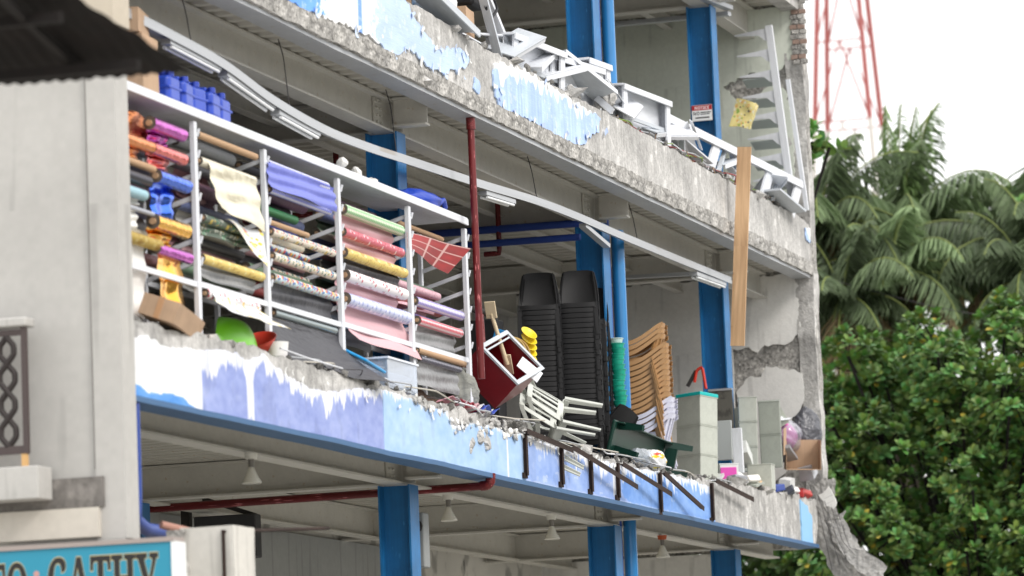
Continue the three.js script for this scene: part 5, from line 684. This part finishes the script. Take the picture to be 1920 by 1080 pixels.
// ---------------------------------------------------------------- lattice tower
{ const t = thing('radio_tower', 'red and white lattice radio tower behind the palms', 'tower'); const red = S(0xb0605c, 0.6, { map: T.metal }), wht = S(0xd9d3cd, 0.6, { map: T.metal });
  const cx = 91.2, cz = -13.3, half = y => 0.74 + (24 - y) * 0.055, corner = (i, y) => V(cx + (i === 0 || i === 3 ? -1 : 1) * half(y), y, cz + (i < 2 ? -1 : 1) * half(y));
  const lv = [0.01, 6, 12, 17, 21.9, 24.4, 27, 33];
  for (let k = 0; k < lv.length - 1; k++) { const m = k >= 4 || k === 2 ? red : wht; for (let i = 0; i < 4; i++) { part(t, 'leg', bar(corner(i, lv[k]), corner(i, lv[k + 1]), 0.14, 0.14), m); const j = (i + 1) % 4, md = corner(i, lv[k + 1]).lerp(corner(j, lv[k + 1]), 0.5); if (i % 2 === 0) continue; part(t, 'diagonal_brace', bar(corner(i, lv[k]), md, 0.06, 0.05), m); part(t, 'diagonal_brace', bar(corner(j, lv[k]), md, 0.06, 0.05), m); part(t, 'horizontal_brace', bar(corner(i, lv[k]), corner(j, lv[k]), 0.05, 0.05), m); } } }
// ---------------------------------------------------------------- foliage
const leafM = (o = {}) => PH(0xffffff, 0.72, { vertexColors: true, transmission: 0.22, thickness: 0, ...o });
function leafGeo(list, cols) {        // list of [pos, dir, up, length, width, tone]; folded leaf of 8 triangles
  const P = [], C = [], I = []; let n = 0;
  for (const [p, d, up, L, w, c] of list) {
    const r = d.clone().cross(up).normalize(), u = r.clone().cross(d).normalize(), pt = (a, b, h) => { const q = p.clone().addScaledVector(d, a * L).addScaledVector(r, b * w).addScaledVector(u, h * L); P.push(q.x, q.y, q.z); C.push(...c); };
    pt(0, 0, 0); pt(0.3, 0, -0.03); pt(0.7, 0, -0.05); pt(1, 0, -0.16); pt(0.28, 0.4, 0.03); pt(0.78, 0.42, -0.02); pt(0.28, -0.4, 0.03); pt(0.78, -0.42, -0.02);
    for (const [a, b, e] of [[0, 4, 1], [1, 4, 5], [1, 5, 2], [2, 5, 3], [0, 1, 6], [1, 7, 6], [1, 2, 7], [2, 3, 7]]) I.push(n + a, n + b, n + e); n += 8;
  }
  const g = new THREE.BufferGeometry(); g.setAttribute('position', new THREE.Float32BufferAttribute(P, 3)); g.setAttribute('color', new THREE.Float32BufferAttribute(C, 3)); g.setIndex(I); g.computeVertexNormals(); return g;
}
const rdir = (r) => { const z = r() * 2 - 1, a = r() * 6.283; return V(Math.sqrt(1 - z * z) * Math.cos(a), z, Math.sqrt(1 - z * z) * Math.sin(a)); };
function rosette(list, p, out, r, k, L, tone) {     // leaves spread like a dome about the shoot's end
  const up0 = out.clone().multiplyScalar(0.7).add(V(0, 0.8, 0)).normalize();
  for (let i = 0; i < k; i++) { const a = i * 2.4 + r(), el = mix(1.25, -0.15, i / k) + (r() - 0.5) * 0.3, side = V(Math.cos(a), 0, Math.sin(a)), s2 = side.clone().sub(up0.clone().multiplyScalar(side.dot(up0))).normalize(); const d = up0.clone().multiplyScalar(Math.sin(el)).addScaledVector(s2, Math.cos(el)).normalize(); const t = tone * (0.75 + 0.5 * r()), y = r() < 0.012 ? 1 : 0; list.push([p.clone().addScaledVector(d, 0.02), d, up0, L * (0.75 + 0.5 * r()), L * 0.7, y ? [0.5, 0.4, 0.04] : [0.075 * t * (0.6 + 0.8 * r()), 0.145 * t, 0.03 * t * (0.6 + 0.8 * r())]]); }
}
function broadTree(label, base, height, blobs, seed, o = {}) {
  const r = rng(seed), t = thing('broadleaf_tree', label, 'tree', 'trees beyond the building'), list = [], twigs = [], bark = S(0x5c4c3f, 0.95, { map: T.rust });
  const fork = V(base[0], base[1] + height * 0.35, base[2]); twigs.push(cyl(base, fork.toArray(), o.tr ?? 0.28, (o.tr ?? 0.28) * 0.7, 12));
  for (const [x, y, z, rad, dens] of blobs) { const c = V(x, y, z); twigs.push(bar(fork, c, 0.015, 0.015, V(0, 1, 0), 0.045, 0.045)); const n = Math.round((o.d ?? 34) * rad * rad * (dens ?? 1));
    for (let i = 0; i < n; i++) { const d = rdir(r); if (d.y < -0.5 && r() < 0.6) continue; const q = rad * (0.62 + 0.45 * Math.pow(r(), 0.7)) * (0.85 + 0.3 * vn(d.x * 3 + x, d.z * 3 + d.y * 2)), p = c.clone().addScaledVector(d, q); p.y -= 0.12 * rad * (1 - d.y); rosette(list, p, d, r, o.k ?? 11, o.L ?? 0.19, (o.tone ?? 1) * (0.8 + 0.4 * r())); if (i % 3 === 0) twigs.push(bar(c.clone().lerp(p, 0.3), p, 0.012, 0.012, V(0, 1, 0), 0.025, 0.025)); } }
  part(t, 'trunk', merge(twigs), bark); part(t, 'crown', leafGeo(list), leafM());
}
{ const r = rng(77), bl = [];
  for (let j = 0; j < 11; j++) for (let i = 0; i < 9; i++) { const z = mix(-2.9, 2.6, (i + r()) / 9), y = mix(2.6, 9.5, (j + r()) / 11); if (y > 9.0 && r() < 0.5) continue; bl.push([36.4 + r() * 1.6 + (j % 2) * 0.4 + 0.25 * Math.abs(y - 6) , y, z, 0.4 + 0.26 * r()]); }
  for (let i = 0; i < 40; i++) bl.push([39 + 2 * r(), mix(2, 9.2, r()), mix(-6, 4.5, r()), 0.6 + 0.3 * r(), 0.7]);
  broadTree('dense dark green broadleaf tree filling the lower right', [38.6, 0.05, 0], 7, bl, 5, { d: 105, tr: 0.32, L: 0.16, k: 14, tone: 1.7 }); }
{ const r = rng(78), bl = []; for (let i = 0; i < 44; i++) { const z = mix(-1.0, 3, r()), top = 12.5 + 0.8 * step(-1.2, -0.3, z); bl.push([47 + r() * 2, mix(6, top, r()), z, 0.5 + 0.35 * r()]); } broadTree('light green tree rising at the right edge behind palms', [48, 0.05, 2.2], 10, bl, 6, { d: 60, tone: 1.7, L: 0.2, k: 12 }); }
{ const r = rng(79), bl = []; for (let i = 0; i < 150; i++) bl.push([54 + r() * 3, mix(2, 13.4, r()), mix(-11, 5, r()), 0.6 + 0.5 * r()]); broadTree('soft green tree behind the palms near the tower', [55, 0.05, -2], 10, bl, 8, { d: 42, tone: 1.5, L: 0.24, k: 10 }); }
broadTree('small bright branch tree beside the wall corner', [34.6, 0.05, -4.4], 11, [[34.3, 12.05, -1.95, 0.22], [34.2, 12.25, -1.6, 0.2], [34.4, 11.7, -2.1, 0.25], [34.3, 12.15, -1.35, 0.15]], 9, { d: 260, tone: 1.9, L: 0.2, tr: 0.1, k: 9 });
// palms
function frond(list, o, dir, L, droop, r, wind) {
  const side = V(-dir.z, 0, dir.x).normalize(), pts = []; let p = o.clone(), d = dir.clone().normalize(); const n = 30, s = L / n;
  for (let i = 0; i <= n; i++) { pts.push(p.clone()); p = p.clone().addScaledVector(d, s); d.y -= droop * (0.3 + 1.2 * i / n) / n; d.addScaledVector(wind, 0.3 / n); d.normalize(); }
  const hang = 0.3 + 0.7 * r();
  for (let i = 3; i <= n; i++) for (const sd of [-1, 1]) for (let q = 0; q < 3; q++) { if (r() < 0.06) continue; const a = pts[Math.max(0, i - 1)].clone().lerp(pts[i], q / 3), t = i / n, ax = pts[i].clone().sub(pts[i - 1]).normalize(), l = (0.6 * Math.sin(Math.PI * Math.min(1, 0.2 + t * 0.8)) + 0.15) * (L / 2.4), dr = side.clone().multiplyScalar(sd * (0.5 + 0.6 * r())).addScaledVector(ax, 0.5).add(V(0, -hang - 0.6 * r(), 0)).addScaledVector(wind, 0.25 * r()).normalize(); list.push([a, dr, V(0, 1, 0).addScaledVector(side, -sd * 0.6).normalize(), l * (0.7 + 0.5 * r()), 0.034, r]); }
  return pts;
}
function palm(label, base, top, n, L, seed, tone, spear) {
  const r = rng(seed), t = thing('palm_tree', label, 'palm', 'palms beyond the building'), raw = [], ribs = [], o = V(base[0], top, base[2]), w = V(0, 0, 0.6);
  for (let i = 0; i < n; i++) { const a = i * 2.399 + r() * 0.6, el = mix(1.3, -0.6, i / n) + (r() - 0.5) * 0.3, d = V(Math.cos(a) * Math.cos(el), Math.sin(el), Math.sin(a) * Math.cos(el)); const m = raw.length, P = frond(raw, o, d, L * (0.75 + 0.45 * r()), 1.5 + 1.4 * r(), r, w), old = i > n * 0.86 ? 1 : 0, k0 = tone * (0.75 + 0.5 * r()); for (let q = m; q < raw.length; q++) { const k = k0 * (0.8 + 0.4 * r()); raw[q][5] = old ? [0.2 * k, 0.15 * k, 0.07 * k] : [0.12 * k, 0.17 * k, 0.08 * k]; } ribs.push(tube(P.filter((_, k) => k % 5 === 0), 0.014, 5, 14)); }
  if (spear) for (let i = 0; i < 4; i++) { const m = raw.length, P = frond(raw, o, V(0.08 * (i - 1.5), 1, 0.1 * (i - 1.5)), L * 0.95, 0.3, r, w); for (let q = m; q < raw.length; q++) raw[q][5] = [0.12 * tone, 0.19 * tone, 0.06 * tone]; ribs.push(tube(P.filter((_, k) => k % 5 === 0), 0.014, 5, 14)); }
  part(t, 'trunk', cyl([base[0], base[1], base[2]], [base[0], top, base[2]], 0.17, 0.11, 14), S(0x7a7266, 0.95, { map: T.conc })); part(t, 'frond_rib', merge(ribs), S(0x74803f, 0.7)); part(t, 'frond_leaf', leafGeo(raw), leafM());
}
palm('tall palm with upright spear fronds against the white sky', [45, 0.05, -2.35], 12.2, 20, 2.5, 31, 1.6, true);
palm('drooping palm beside the end wall', [42, 0.05, -3.3], 11.9, 22, 2.5, 32, 1.3, false);
palm('broad palm drooping at the right edge', [43, 0.05, 0.6], 11.3, 22, 2.5, 33, 1.3, false);
palm('lower pale palm above the dense tree', [41.5, 0.05, -1.9], 10.9, 20, 1.8, 34, 1.7, false);
palm('far palm crown between the others', [47, 0.05, -0.3], 12.2, 20, 2.5, 35, 1.3, false);
palm('low palm tucked behind the dense tree at right', [42, 0.05, 0.6], 10.6, 20, 2.2, 36, 1.1, false);
palm('short palm touching the end wall corner', [40.5, 0.05, -2.6], 10.4, 18, 2.0, 37, 1.1, false);
{ const r = rng(80), bl = []; for (let i = 0; i < 40; i++) bl.push([41 + r() * 3, mix(2, 7.2, r()), mix(-8.5, -3.5, r()), 0.5 + 0.4 * r()]); broadTree('green bush seen under the far lower corner', [42, 0.05, -6], 4, bl, 10, { d: 60, tone: 1.2, L: 0.22 }); }
// every thing's origin goes to its base
for (const o of scene.children) {
  if (o.isLight || o.userData.kind === 'structure' || o.isInstancedMesh || o.position.lengthSq() > 0 || !(o.isGroup || o.isMesh)) continue;
  const b = new THREE.Box3().setFromObject(o); if (b.isEmpty()) continue;
  const c = V((b.min.x + b.max.x) / 2, b.min.y, (b.min.z + b.max.z) / 2);
  if (o.isMesh) { o.geometry = o.geometry.clone().translate(-c.x, -c.y, -c.z); } else o.children.forEach(k => k.position.sub(c));
  o.position.copy(c);
}
renderer.render(scene, camera);
